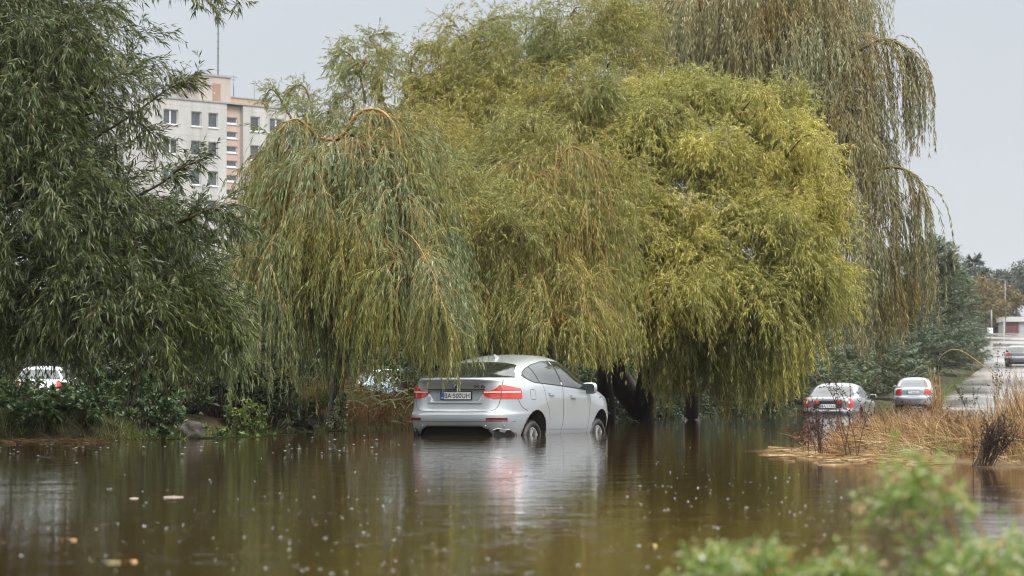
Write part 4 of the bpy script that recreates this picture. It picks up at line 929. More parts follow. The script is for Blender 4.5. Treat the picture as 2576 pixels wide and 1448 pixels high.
# golden curly willow
base = tuple(A_(1575, 1046, 62.0)); base = (base[0]+.3, 60.0, .25)
pE = dict(sprays=46, spray=.50, strands=12, sub=6, hang=.50, droop=1.7, curl=.20, gap=.027, leaf=.11, width=.0175, spread=.7, bot=900, twigs=.2, sdroop=1.6, zlo=-.35, shell=.55, fan=.6, grav=.3, limb_r=.07)
e2 = dict(hang=1.0, bot=930, dens=.8, ragged=1.1)
blE = [(1625, 285, 52.5, 95, 75, 1.2), (1740, 240, 52.5, 80, 55, 1.0), (1830, 295, 52, 95, 75, 1.2), (1590, 410, 51, 120, 100, 1.4), (1715, 410, 50.5, 130, 90, 1.4), (1830, 430, 50.5, 105, 85, 1.2), (1960, 345, 52.5, 80, 60, 1.0), (2010, 410, 51.5, 85, 80, 1.1), (1910, 555, 50, 120, 95, 1.3), (2040, 535, 51, 75, 90, 1.1),
       (1640, 590, 50, 150, 120, 1.4), (1790, 620, 49.5, 130, 100, 1.3), (1940, 690, 50, 110, 100, 1.2, e2), (2045, 680, 51, 70, 100, 1.0, e2), (1580, 690, 49.5, 80, 95, 1.2, dict(bot=840)), (1710, 750, 49, 130, 110, 1.3, e2), (1860, 770, 49.5, 100, 80, 1.1, e2), (1690, 850, 52, 110, 70, 1.3, dict(e2, dens=.4, bot=950)), (1800, 860, 53, 130, 70, 1.3, dict(e2, dens=.4, bot=950)), (1960, 265, 54, 70, 60, 1.0, dict(dens=.7))]
lE = [([base, A_(1550, 930, 59), A_(1580, 780, 56), A_(1620, 600, 54), A_(1680, 400, 53)], [.34, .30, .24, .15, .05]), ([A_(1620, 1040, 60), A_(1640, 900, 58), A_(1740, 700, 54), A_(1850, 500, 52.5), A_(1960, 380, 53)], [.28, .24, .18, .1, .04]), ([A_(1740, 1040, 61), A_(1750, 900, 58), A_(1850, 740, 53), A_(1980, 640, 52)], [.2, .16, .11, .05]), ([A_(1530, 1046, 60), A_(1520, 900, 57), A_(1560, 760, 53)], [.2, .17, .08])]
rng = np.random.default_rng(77); bE = []
for i in range(32):
    x = rng.uniform(1625, 2010); y = rng.uniform(740, 840); Yd = rng.uniform(49, 54)
    bE.append(bough([(x-18, y+10, Yd+1), (x, y-15, Yd), (x+14, y, Yd-.4), (x+22, y+40, Yd-.6)], (.02, .006), count=int(rng.uniform(16, 44)), hang=rng.uniform(2.0, 3.4), bot=rng.uniform(905, 1085), Y=Yd, curl=.08, droop=2.6, gap=.034, n=10))
for i in range(34):
    a = rng.uniform(-.7, 2.5); x = 1800+math.cos(a)*rng.uniform(225, 300); y = 490-math.sin(a)*rng.uniform(225, 290); sg = 1 if x > 1800 else -1; Yd = rng.uniform(49.5, 52.5)
    bE.append(bough([(x-sg*60, y+50, Yd+.6), (x-sg*20, y+4, Yd+.2), (x+sg*8, y, Yd), (x+sg*rng.uniform(15, 45), y+rng.uniform(25, 70), Yd-.3)], (.022, .006), count=int(rng.uniform(24, 60)), hang=rng.uniform(.5, 1.3), curl=.14, droop=2.0, gap=.026, n=12, **{'from': .25}))
willow('curly_willow', 'golden yellow green curly willow heaped in rounded masses', base, lE, blE, pE, (M['bark_dark'], M['twig_olive'], LM['gold']), 15, bE)
# very tall weeping willow at the back
base = tuple(A_(1890, 1030, 88.0)); base = (base[0], base[1], .25)
pF = dict(sprays=30, spray=1.1, strands=10, hang=2.4, droop=2.4, curl=.06, gap=.055, leaf=.145, width=.021, spread=.5, bot=500, twigs=.3, sdroop=1.7, zlo=-.3, fan=.35, tw0=.006, ragged=1.3, limb_r=.09)
blF = [(1690, -20, 61, 60, 70, 1.3, dict(bot=260)), (1800, 30, 60, 110, 70, 1.7, dict(bot=330)), (1920, -30, 60.5, 130, 80, 1.9, dict(bot=330)), (2050, 0, 60.5, 75, 80, 1.5, dict(bot=420)), (1940, 110, 59.5, 130, 60, 1.6, dict(bot=380)), (2080, 150, 59, 50, 80, 1.1, dict(bot=700)), (2110, 320, 58.5, 50, 100, 1.0, dict(bot=800)), (2120, 480, 58, 40, 90, 1.0, dict(bot=860, dens=.6)), (2080, 610, 58, 50, 90, 1.1, dict(bot=880, dens=.7)), (2130, 650, 57.5, 50, 70, 1.0, dict(bot=880, dens=.45)), (2060, 760, 57.5, 60, 60, 1.0, dict(bot=900, dens=.7)), (2130, -80, 61, 20, 60, .6, dict(bot=200, dens=.7)), (2150, 250, 58.5, 40, 60, .8, dict(bot=640, dens=.7))]
lF = [([base, A_(1900, 850, 78), A_(1930, 500, 65), A_(1930, 150, 61), A_(1900, -60, 61)], [.36, .30, .24, .16, .07]), ([A_(1925, 560, 66), A_(2040, 420, 60), A_(2100, 180, 59), A_(2110, 150, 59)], [.2, .14, .08, .05]), ([A_(1920, 640, 69), A_(2040, 560, 61), A_(2120, 460, 58.4)], [.15, .1, .05]), ([A_(1940, 240, 61), A_(1850, 60, 60.5), A_(1700, -40, 61)], [.12, .08, .04])]
bF = [bough([(2095, 185, 58.9), (2150, 135, 58.6), (2200, 105, 58.4), (2235, 98, 58.3), (2270, 115, 58.2), (2287, 128, 58.2)], (.05, .012), count=26, hang=2.8, bot=500, Y=58, bundles=4, **{'from': .2}, pw=.6), bough([(2262, 110, 58.2), (2280, 121, 58.2), (2288, 131, 58.2)], (.02, .012), count=22, hang=2.75, bot=400, Y=58.2, curl=.02),
      bough([(2216, 102, 58.3), (2235, 100, 58.3), (2245, 104, 58.3)], (.02, .012), count=18, hang=3.2, bot=450, Y=58.2, curl=.02),
      bough([(2110, 185, 58.8), (2150, 160, 58.4), (2180, 190, 58.2), (2190, 260, 58.1)], (.04, .014), count=40, hang=4.2, bot=640, Y=58, bundles=5),
      bough([(2120, 460, 58.4), (2180, 432, 58), (2250, 420, 57.7), (2300, 440, 57.5), (2322, 480, 57.4), (2330, 540, 57.4)], (.05, .016), count=46, bundles=6, hang=3.9, bot=830, Y=57.5, **{'from': .2}, pw=.8, curl=.03),
      bough([(2110, 500, 58.3), (2170, 460, 58), (2230, 470, 57.7), (2265, 530, 57.5)], (.045, .015), count=40, bundles=5, hang=3.6, bot=880, Y=57.5), bough([(2100, 560, 58.3), (2160, 540, 58), (2200, 560, 57.7), (2225, 640, 57.5)], (.04, .015), count=36, bundles=5, hang=3.0, bot=890, Y=57.5), bough([(2120, 620, 58), (2180, 590, 57.6), (2240, 640, 57.3), (2260, 720, 57.2)], (.03, .012), count=26, bundles=4, hang=2.6, bot=880, Y=57.3)]
willow('willow_tree', 'tallest weeping willow with tan green curtains hanging against the open sky', base, lF, blF, pF, (M['bark_dark'], M['twig_olive'], LM['tan']), 16, bF)
# ================================================================ conifers, understory, far trees
hedge = [(1540, 73, 850, 2.3), (1640, 72, 845, 2.4), (1720, 75, 860, 2.2), (1800, 78, 845, 2.4), (1890, 82, 835, 2.4), (1950, 85, 835, 2.4), (2010, 90, 825, 2.6), (2060, 96, 800, 2.6), (2078, 103, 780, 2.6), (2168, 113, 730, 3.0), (2242, 127, 640, 3.3), (2312, 139, 605, 3.4), (2362, 150, 630, 3.4), (2390, 163, 690, 3.1)]
hl = ['squat dark cypress behind the twin willow trunks', 'low dark cypress just short of the bleached fallen branch', 'small shaded cypress behind the bleached fallen branch', 'shaded cypress under the golden willow beside the water', 'dark cypress some metres short of the grey saloon', 'cypress next to the grey saloon tail', 'cypress directly behind the grey saloon roof', 'cypress behind the grey saloon bonnet', 'cypress between the two silver saloons', 'cypress behind the water edge saloon', 'broad cypress rising past the water edge saloon', 'tallest cypress with leaning spire behind the hanging willow curtain', 'tall grey green cypress with boughs reaching towards the wet road', 'farthest cypress, outermost beside the wet road']
for i, (px, Y, tp, R) in enumerate(hedge):
    p = at(px, 1000, Y); z = float(ground_z(p[0], Y)); h = float(at(px, tp, Y)[2])-z
    conifer('cypress_tree', hl[i], (p[0], Y, z-.05), h, R, int(34000 if i > 8 else 36000), LM['cypress'], 30+i, 'cypress hedge along the road', lean=(1.1 if i == 11 else .3*math.sin(i*2.1), 0), l=.10+.0009*Y, w=.018+.0003*Y)
# thicket behind the near willows
th = [(-420, 50, 1.6, 2.2, 800), (400, 47, 1.3, 2.1, 0), (470, 49, 1.5, 2.6, 0), (600, 52, 1.6, 2.3, 0), (400, 60, 1.4, 3.0, 0), (720, 60, 1.5, 2.0, 0), (1150, 58, 1.4, 2.5, 0), (1200, 62, 1.8, 2.8, 0), (1330, 60, 1.8, 2.8, 0), (1450, 63, 1.6, 3.0, 0), (1140, 70, 1.6, 3.2, 0), (420, 72, 2.2, 3.4, 0)]
tl = ['dark bush at the frame edge below the dark willow', 'dark bush just right of the white hatchback', 'tall dark bush behind the boulder', 'dark bush between boulder and black trunk', 'deep dark bush behind the white hatchback corner', 'low bush left of the pale blue hatchback', 'dark bush right of the pale blue hatchback', 'dark bush behind the SUV tail', 'dark bush behind the SUV roof', 'dark bush behind the SUV bonnet', 'tall bush farther back than the pale blue hatchback', 'broad bush deep behind the boulder']
for i, (px, Y, R, h, _q) in enumerate(th):
    p = at(px, 1000, Y); z = float(ground_z(p[0], Y))
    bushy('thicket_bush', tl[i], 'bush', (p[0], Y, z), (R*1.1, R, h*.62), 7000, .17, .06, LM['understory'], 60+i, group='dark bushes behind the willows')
for i, (px, Y, R, h) in enumerate([(1510, 67, 1.3, 2.6), (1610, 68, 1.3, 2.2), (1690, 70, 1.2, 1.9), (1790, 74, 1.3, 2.1), (1870, 77, 1.3, 1.7), (1650, 65.5, .7, .9)]):  # dark-leaved bushes added in place of the shade on the cypresses here
    p = at(px, 1000, Y); z = float(ground_z(p[0], Y))
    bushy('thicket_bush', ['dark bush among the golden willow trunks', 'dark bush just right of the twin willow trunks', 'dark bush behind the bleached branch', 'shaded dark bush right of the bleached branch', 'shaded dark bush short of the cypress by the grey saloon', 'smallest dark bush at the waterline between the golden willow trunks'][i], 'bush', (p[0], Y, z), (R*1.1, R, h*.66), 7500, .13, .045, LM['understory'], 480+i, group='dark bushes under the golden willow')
for i, (px, Y, R, h) in enumerate([(-250, 112, 6, 3.6), (60, 118, 6, 4.2), (330, 110, 6, 4.6), (620, 116, 6, 4.4), (900, 108, 6, 4.0), (1180, 112, 6, 4.6), (1440, 106, 5.5, 5.0)]):
    p = at(px, 1000, Y); z = float(ground_z(p[0], Y))
    bushy('background_shrub', ['far shrub at the frame edge', 'far shrub behind the white hatchback', 'far shrub behind the low bushes and boulder', 'far shrub behind the leaning brown trunk', 'far shrub behind the pale blue hatchback', 'far shrub behind the silver SUV', 'far shrub behind the golden willow trunks'][i], 'shrub', (p[0], Y, z), (R, 3, h*.75), 6500, .42, .17, LM['understory'], 80+i, group='far shrubs beyond the parking area')
def far_tree(name, label, px, py_top, Y, R, mat, seed, bare=.45, n=5200):
    rng = np.random.default_rng(seed); p = at(px, 1000, Y); z = float(ground_z(p[0], Y)); h = at(px, py_top, Y)[2]-z
    root = empty(name, (p[0], Y, z), 0, label, 'tree', 'trees beyond the end of the road')
    wood = [tube(curve([(0, 0, 0), (rng.normal(0, .2), 0, h*.5), (rng.normal(0, .4), 0, h*.95)], 8), [.25, .08], 6)]; lv = []
    for k in range(9):
        c = np.array([rng.normal(0, .5)*R, rng.normal(0, .5)*R, h*rng.uniform(bare, .92)]); rr = R*rng.uniform(.32, .6)
        wood.append(tube(curve([(0, 0, c[2]*.8), c*.6+np.array([0, 0, c[2]*.38]), c], 5), [.08, .03], 5))
        P = c + unit(rng.normal(0, 1, (n//9, 3)))*rr*rng.uniform(.3, 1, (n//9, 1))*np.array([1, 1, .62]); lv.append(leaves(P, unit(rng.normal(0, 1, P.shape)+np.array([0, 0, .4])), .55, .2, .8, 0, rng, 1))
    V, Q = join(wood); link('trunk', npmesh('trunk', V, Q, True), M['bark_brown'], root)
    V = np.concatenate(lv); V[:, 2] = np.maximum(V[:, 2], .05); link('crown', npmesh('crown', V, quads(len(V))), mat, root)
for i, a in enumerate([('pine_tree', 'hazy pine with open crown left of the lamp post', 2505, 668, 350, 4.2, LM['pine'], 91), ('pine_tree', 'hazy pine right above the gate building', 2565, 668, 345, 4.5, LM['pine'], 92), ('pine_tree', 'hazy pine just inside the frame edge behind the gate building', 2610, 660, 350, 5, LM['pine'], 93), ('broadleaf_tree', 'brownish autumn tree in front of the hazy pines', 2480, 712, 300, 4.3, LM['autumn'], 94, .25), ('broadleaf_tree', 'pale autumn tree half hidden by the tallest cypress', 2432, 690, 310, 4.2, LM['autumn'], 95, .2), ('broadleaf_tree', 'dull green tree behind the road sign', 2500, 765, 320, 3.6, LM['pine'], 96, .1), ('broadleaf_tree', 'low green tree behind the gate posts', 2540, 775, 335, 4.5, LM['pine'], 97, .05)]): far_tree(*a)
p = at(2455, 990, 335); conifer('spruce_tree', 'pointed hazy spruce standing above the autumn trees', (p[0], 335, 9), at(2455, 650, 335)[2]-9, 3.4, 9000, LM['pine'], 99, 'trees beyond the end of the road', l=.6, w=.2)
def unseen_shade_tree(i, x, y, h, R):
    rng = np.random.default_rng(400+i); root = empty('broadleaf_tree', (x, y, .1), 0, ['broad dark tree outside the view, nearest the road side', 'broad dark tree outside the view, directly behind the camera spot', 'broad dark tree outside the view, towards the left bank', 'broad dark tree outside the view, farthest along the left bank', 'broad dark tree outside the view, beyond the road side one'][i], 'tree', 'trees on the near bank')
    wood = [tube(curve([(0, 0, 0), (.1, 0, h*.4), (0, .1, h*.9)], 8), [.3, .08], 8)]; lv = []
    for k in range(14):
        c = np.array([rng.uniform(-.8, .8)*R, rng.uniform(-.5, .5)*R, rng.uniform(.14, .88)*h]); rr = R*rng.uniform(.4, .6); wood.append(tube(curve([(0, 0, c[2]*.6), c*.6+np.array([0, 0, c[2]*.3]), c], 5), [.08, .02], 5))
        P = c+unit(rng.normal(0, 1, (600, 3)))*rr*rng.uniform(.4, 1, (600, 1)); lv.append(leaves(P, unit(rng.normal(0, 1, P.shape)), .5, .22, .8, .1, rng, 1))
    V, Q = join(wood); link('trunk', npmesh('trunk', V, Q, True), M['bark_dark'], root); V = np.concatenate(lv); V[:, 2] = np.maximum(V[:, 2], .05); link('crown', npmesh('crown', V, quads(len(V))), LM['understory'], root)
for i, (x, y, h, R) in enumerate([(9, -13, 7.5, 4.2), (1, -14, 8.5, 4.5), (-8, -13, 9, 4.5), (-17, -9, 9, 4.5), (18, -12, 7, 4.2)]): unseen_shade_tree(i, x, y, h, R)  # trees out of view behind the camera, added to dim the near side
# ================================================================ left bank plants
def bank(px, Y): p = at(px, 1000, Y); return (p[0], Y, float(ground_z(p[0], Y)))
wd = [(35, 35.4, .55, .50), (150, 35.2, .40, .42), (235, 35.6, .42, .62), (305, 35.9, .45, .75), (370, 36.1, .48, .72), (440, 36.2, .40, .82), (515, 36.4, .35, .45), (590, 37.0, .38, .42), (190, 34.9, .28, .30), (95, 34.8, .35, .25), (410, 35.2, .32, .35), (545, 35.7, .28, .25), (690, 38.5, .35, .38), (625, 38.0, .42, .85)]
wl = ['leafy weed clump at the frame edge of the bank', 'low weed clump beside the floating brown debris', 'leafy weed clump behind the splashing drops', 'tall leafy weed in the middle of the bank', 'tall leafy weed left of the boulder', 'tallest weed clump reaching up beside the boulder', 'weed clump right at the boulder', 'low green weed right of the boulder', 'smallest weed at the water edge', 'low trailing weed on the brown debris', 'short weed in front of the tall clumps', 'short grassy weed between boulder and water', 'low weed left of the arching grass clump', 'bright green elder bush between boulder and grass clump']
for i, (px, Y, R, h) in enumerate(wd):
    bushy('bank_weed', wl[i], 'weed', bank(px, Y), (R, R*.7, h*.85), 1500, .085, .05, LM['elder'] if i in (7, 13, 12) else LM['nettle'], 110+i, group='green weeds along the bank')
for i, (px, Y, R, h) in enumerate([(560, 40, .7, 1.1), (660, 42, .7, .9), (740, 47, .8, 1.0), (300, 38.5, .6, .8), (60, 37.5, .8, .3), (410, 39, .7, 1.3), (870, 51, .7, .35), (1060, 52, .6, .6), (800, 52, .9, 1.1)]):
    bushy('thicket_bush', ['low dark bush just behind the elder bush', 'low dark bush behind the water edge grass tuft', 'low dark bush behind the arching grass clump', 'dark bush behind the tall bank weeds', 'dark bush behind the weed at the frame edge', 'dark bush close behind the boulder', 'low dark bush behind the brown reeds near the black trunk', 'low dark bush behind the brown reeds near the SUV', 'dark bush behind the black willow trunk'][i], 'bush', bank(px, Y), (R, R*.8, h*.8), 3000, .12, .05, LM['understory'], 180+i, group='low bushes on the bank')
# boulder
rng = np.random.default_rng(5); bmx = bmesh.new(); bmesh.ops.create_icosphere(bmx, subdivisions=4, radius=1)
from mathutils import noise as mnoise
for v in bmx.verts:
    d = 1+.30*mnoise.noise(v.co*1.6)+.08*mnoise.noise(v.co*5)+.03*mnoise.noise(v.co*14); v.co = Vector((v.co.x*.20, v.co.y*.20, v.co.z*.19))*d
me = bpy.data.meshes.new('boulder'); bmx.to_mesh(me); bmx.free(); me.polygons.foreach_set('use_smooth', [True]*len(me.polygons))
M['rock'] = simple('mossy rock', (.034, .028, .019), .8, var=.55, scale=7, bump=.9, bscale=25)
bo = link('boulder', me, M['rock']); q = bank(483, 35.6); bo.location = (q[0], q[1], .06); tag(bo, 'dark mossy boulder at the foot of the dark willow bank', 'rock')  # a heap of dark grey-brown soil, not stone
# arching grass clump, reeds, bank grass
def clump(name, label, cat, c, n, R, L, w, mat, seed, tilt=.6, droop=1.1, group=None, kind=None, up=1.0, curl=.06):
    rng = np.random.default_rng(seed); a = rng.uniform(0, 2*PI, n); r = R*rng.random(n)**.5
    P = np.stack([r*np.cos(a), r*np.sin(a), np.zeros(n)], 1); D = np.stack([np.cos(a)*tilt*rng.uniform(.2, 1.2, n), np.sin(a)*tilt*rng.uniform(.2, 1.2, n), np.full(n, up)], 1)
    V, Q = blades(P, D, L*rng.uniform(.5, 1.1, n), w, droop, curl, rng, 6); V[:, 2] = np.maximum(V[:, 2], -c[2]+.01)
    o = link(name, npmesh(name, V, Q), mat); o.location = c; return tag(o, label, cat, group, kind)
M['arch_grass'] = leaf_mat('arching sedge', [(0, (.05, .06, .012)), (.5, (.12, .12, .025)), (.85, (.22, .19, .04)), (1, (.30, .18, .05))], None, .45, .3)
clump('grass_clump', 'arching olive grass clump left of the black willow trunk', 'grass', bank(772, 44.6), 1500, .22, 1.15, .010, M['arch_grass'], 140, .75, 1.35)
clump('grass_clump', 'low grass tuft at the water edge near the black trunk', 'grass', bank(640, 39.0), 500, .25, .40, .010, M['grass_green'], 141, .9, 1.6)
clump('grass_clump', 'small grass tuft beside the boulder', 'grass', bank(590, 37.4), 420, .25, .38, .010, M['grass_green'], 142, .9, 1.6)
rng = np.random.default_rng(150); n = 1200
px = rng.uniform(735, 1075, n); YY = rng.uniform(45.5, 50, n); P = np.array([at(a, 1000, b) for a, b in zip(px, YY)]); P[:, 2] = ground_z(P[:, 0], P[:, 1])
D = rng.normal(0, .28, (n, 3)); D[:, 2] = 1; fl = rng.random(n) < .25; D[fl, 0] += rng.choice([-1, 1], fl.sum())*rng.uniform(.4, 1.6, fl.sum())
V, Q = blades(P, D, rng.uniform(.3, 1.15, n), .016, .18, .05, rng, 5); tag(link('reeds', npmesh('reeds', V, Q), M['reed_brown']), 'brown broken reeds on the bank between black trunk and SUV', 'reeds', kind='stuff')
n = 260; px = rng.uniform(760, 1060, n); YY = rng.uniform(45, 49, n); P = np.array([at(a, 1000, b) for a, b in zip(px, YY)]); P[:, 2] = ground_z(P[:, 0], P[:, 1])+rng.uniform(.3, 1.1, n); D = rng.normal(0, 1, (n, 3)); D[:, 2] = np.abs(D[:, 2])*.5
V, Q = blades(P, D, rng.uniform(.3, .6, n), .035, 2.0, .06, rng, 5); tag(link('reed_leaves', npmesh('reed_leaves', V, Q), LM['weep']), 'grey green reed leaves among the brown reeds', 'reeds', kind='stuff')
# ivy climbing the black trunk
rng = np.random.default_rng(160); n = 900; t = rng.random(n)**1.3; a = rng.uniform(0, 2*PI, n); b0 = A_(845, 1083, 42.9); b1 = A_(862, 985, 42.8)
P = b0+(b1-b0)*t[:, None] + np.stack([np.cos(a), np.sin(a), 0*a], 1)*(.20*(1-t*.7))[:, None]*rng.uniform(.5, 1.1, (n, 1)); V = leaves(P, unit(rng.normal(0, 1, P.shape)+np.array([0, -.6, .2])), .055, .05, .6, .2, rng, .5); V[:, 2] = np.maximum(V[:, 2], .01)
iv = empty('ivy_plant', tuple(b0), 0, 'pale variegated ivy climbing the foot of the black willow trunk', 'ivy'); link('foliage', npmesh('foliage', V-b0, quads(len(V))), LM['ivy'], iv)
St = np.stack([np.stack([b0+np.array([.16*math.cos(k), .16*math.sin(k), -.02]), (b0+b1)/2+np.array([.12*math.cos(k+.5), .12*math.sin(k+.5), 0]), b1+np.array([.06*math.cos(k+1), .06*math.sin(k+1), 0])]) for k in np.arange(7)*.9]); V, Q = twig_mesh(St-b0, .006, .004); link('stems', npmesh('stems', V, Q, True), M['twig_brown'], iv)
# low green fringe all along the far water line
rng = np.random.default_rng(170); pts = []
for (px0, Y0), (px1, Y1), m, h in [((-60, 34.6), (460, 35.2), 5600, .21), ((460, 35.4), (700, 40), 1500, .18), ((700, 41), (1040, 46), 1700, .15), ((1500, 66), (1720, 76), 1200, .3), ((1700, 77), (2010, 80), 2600, .40), ((2000, 81), (2240, 100), 1800, .45), ((2330, 104), (2395, 128), 1700, .75), ((2385, 128), (2440, 150), 900, .7)]:
    t = rng.random(m); px = px0+(px1-px0)*t; YY = Y0+(Y1-Y0)*t+rng.uniform(-.2, 1.4, m); p = np.array([at(a, 1000, b) for a, b in zip(px, YY)]); p[:, 2] = np.maximum(ground_z(p[:, 0], p[:, 1]), -.05); pts.append((p, h*rng.uniform(.4, 1.3, m), .006+.00011*YY))
P = np.concatenate([a for a, _, _ in pts]); L = np.concatenate([a for _, a, _ in pts]); W_ = np.concatenate([a for _, _, a in pts]); D = rng.normal(0, .6, P.shape); D[:, 2] = 1
V, Q = blades(P, D, L, .012, 1.5, .1, rng, 4); tag(link('bank_grass', npmesh('bank_grass', V, Q), M['grass_green']), 'short green grass fringe along the flooded road edge', 'grass', kind='stuff')
# bleached branch in the shade
m = MB(); m.tube(curve([at(1716, 1002, 68), at(1724, 1020, 67), at(1738, 1036, 66.4), at(1754, 1048, 66)], 10), [.015, .035, .05, .07], 8); m.tube(curve([at(1738, 1034, 66.4), at(1728, 1041, 66), at(1716, 1047, 65.6)], 6), [.04, .03, .02], 6)
m.tube(curve([at(1735, 1030, 66.4), at(1748, 1034, 66), at(1762, 1042, 65.6)], 6), [.03, .025, .02], 6); tag(m.build('fallen_branch', M['dead_wood']), 'bleached grey fallen branch lying in the shaded shallows', 'branch')
M['weed_red'] = simple('reddish dead weed', (.14, .062, .03), .7, var=.5, scale=8)
# ================================================================ right bank: straw, weeds
rng = np.random.default_rng(200)
def inside_right(n, y0, y1, x1=None, margin=.15, w=3.0):
    y = rng.uniform(y0, y1, n); xr = np.interp(y, BR[:, 0], BR[:, 1]); x = xr + margin + rng.random(n)**1.2*w; k = x < (x1 or 99)
    x, y = x[k], y[k]; return np.stack([x, y, ground_z(x, y)], 1)
P1 = inside_right(8000, 20.9, 33, w=3.2); n = len(P1); D = np.stack([rng.normal(-.9, .9, n), rng.normal(-.15, .6, n), rng.uniform(.0, .34, n)], 1)
a = blades(P1+np.array([0, 0, .02]), D, rng.uniform(.25, .75, n), .011, .45, .10, rng, 5)
P2 = inside_right(9000, 21.2, 30, w=2.5); n = len(P2); D = rng.normal(0, .35, (n, 3)); D[:, 2] = 1; D[:, 0] -= .35
b = blades(P2, D, rng.uniform(.10, .48, n), .009, 1.3, .18, rng, 5)
P3 = inside_right(12000, 30.5, 60, margin=.2, w=5.0); P3 = P3[P3[:, 0] > P3[:, 1]*.204+rng.normal(.1, .12, len(P3))]; n = len(P3); D = rng.normal(0, .16, (n, 3)); D[:, 2] = 1
c = blades(P3, D, rng.uniform(.35, .95, n), .012, .25, .05, rng, 5)
P4 = inside_right(4000, 24.5, 31, margin=.6, w=3.6); P4 = P4[P4[:, 0] > P4[:, 1]*.202+rng.normal(.05, .12, len(P4))]; n = len(P4); D = rng.normal(0, .18, (n, 3)); D[:, 2] = 1
d_ = blades(P4, D, rng.uniform(.35, .85, n), .010, .35, .06, rng, 5)
P5 = inside_right(3500, 75, 150, margin=1.5, w=6); n = len(P5); D = rng.normal(0, .3, (n, 3)); D[:, 2] = 1
e = blades(P5, D, rng.uniform(.3, .9, n), .03, .4, .06, rng, 4)
V, Q = join([a, b, c, d_, e]); V[:, 2] = np.maximum(V[:, 2], .004)
tag(link('dry_grass', npmesh('dry_grass', V, Q), M['straw']), 'flattened straw coloured dry grass on the low bank spit', 'grass', kind='stuff')
P6 = inside_right(4200, 20.9, 26, w=2.2); n = len(P6); D = rng.normal(0, .6, (n, 3)); D[:, 2] = .8
V, Q = blades(P6, D, rng.uniform(.08, .26, n), .010, 1.5, .12, rng, 4); P7 = inside_right(2500, 30, 120, margin=1.5, w=8); n = len(P7); D = rng.normal(0, .6, (n, 3)); D[:, 2] = .8
V, Q = join([(V, Q), blades(P7, D, rng.uniform(.15, .4, n), .025, 1.0, .1, rng, 4)])
V[:, 2] = np.maximum(V[:, 2], .004); tag(link('green_grass', npmesh('green_grass', V, Q), M['grass_green']), 'low green grass growing through the straw on the bank', 'grass', kind='stuff')
# floating straw scum at the tip of the spit
n = 900; px = 1930+rng.random(n)**.8*420; py = 1138+(px-1930)*.055+rng.normal(0, 6, n)*(1+(px-1930)/500); Yf = CAMZ*F/(py-HOR); P = np.stack([(px-CX)/F*Yf, Yf, np.full(n, .006)], 1)
D = rng.normal(0, 1, (n, 3)); D[:, 2] = 0; D[:, 0] *= 2; V, Q = blades(P, D, rng.uniform(.06, .3, n), .012, 0, .03, rng, 3); tag(link('floating_straw', npmesh('floating_straw', V, Q), M['straw']), 'broken straw floating on the water at the tip of the spit', 'straw', kind='stuff')
n = 700; px = rng.uniform(20, 260, n); py = rng.normal(1106, 5, n); Yf = CAMZ*F/(py-HOR); P = np.stack([(px-CX)/F*Yf, Yf, np.full(n, .006)], 1); D = rng.normal(0, 1, (n, 3)); D[:, 2] = .1; D[:, 0] *= 2
V, Q = blades(P, D, rng.uniform(.05, .3, n), .012, 0, .08, rng, 3); tag(link('floating_debris', npmesh('floating_debris', V, Q), M['reed_brown']), 'brown stems and debris floating along the near bank', 'debris', kind='stuff')

def dead_weed(label, c, h, nst, spread, lean, mat, seed, seeds=60, group='dead weeds on the bank', sr=.008, r0=.006):
    rng = np.random.default_rng(seed); root = empty('dead_weed', c, 0, label, 'weed', group)
    B = rng.normal(0, .05, (nst, 3)); B[:, 2] = 0; D = rng.normal(0, spread, (nst, 3)); D[:, 2] = 1; D[:, 0] += lean
    S = grow(B, D, h*rng.uniform(.65, 1.1, nst), 8, -.02, .07, rng); A, T = sample(S, 5, rng, .3, .95)
    S2 = grow(A, unit(T+rng.normal(0, .5, T.shape)), h*.28*rng.uniform(.4, 1, len(A)), 4, 0, .12, rng)
    V, Q = join([twig_mesh(S, r0, .002), twig_mesh(S2, r0*.5, .0015)]); link('stems', npmesh('stems', V, Q, True), mat, root)
    A1, T1 = sample(S, max(2, seeds//nst), rng, .45, 1); A2, T2 = sample(S2, 4, rng, .3, 1); P = np.concatenate([A1, A2]); T = np.concatenate([T1, T2]); vs = []
    V = np.concatenate([leaves(P, T, sr*2.4, sr*1.7, 1.4, 0, rng) for _ in range(3)]); V[:, 2] = np.maximum(V[:, 2], .005-c[2])
    link('seed_sprays', npmesh('seed_sprays', V, quads(len(V))), mat, root); return root
def onr(px, py): Yf = CAMZ*F/(py-HOR); return (float((px-CX)/F*Yf), float(Yf))
def wp(px, py): x, y = onr(px, py); return (x, y, max(0.0, float(ground_z(x, y))-.02))
dead_weed('tall branching dark brown dead weed standing in front of the grey saloon', wp(2140, 1146), 1.12, 5, .16, -.06, M['weed_brown'], 210, 90)
dead_weed('bushy reddish brown dead weed left of the tall branching one', wp(2065, 1140), .62, 16, .22, -.05, M['weed_brown'], 211, 120, r0=.004)
dead_weed('small brown dead weed behind the tall branching one', wp(2190, 1118), .55, 9, .3, .05, M['weed_brown'], 212, 70, r0=.004)
dead_weed('dense dark brown shrub of leaning stems at the water edge', wp(2468, 1172), .50, 46, .20, .38, simple('dark wet stems', (.03, .014, .010), .6, var=.4), 213, 60, sr=.006, r0=.005)
dead_weed('thin dark weed with beaded seed stalks rising before the tall straw', wp(2500, 1060), 1.75, 5, .10, -.02, M['weed_brown'], 214, 80, sr=.016, r0=.007)
dead_weed('short dark weed with seed clusters at the straw edge', wp(2440, 1062), .9, 6, .22, -.08, M['weed_brown'], 215, 70, sr=.012, r0=.005)
dead_weed('brown weed tuft in the middle of the spit', wp(2290, 1125), .42, 14, .3, 0, M['weed_brown'], 216, 90, r0=.004)
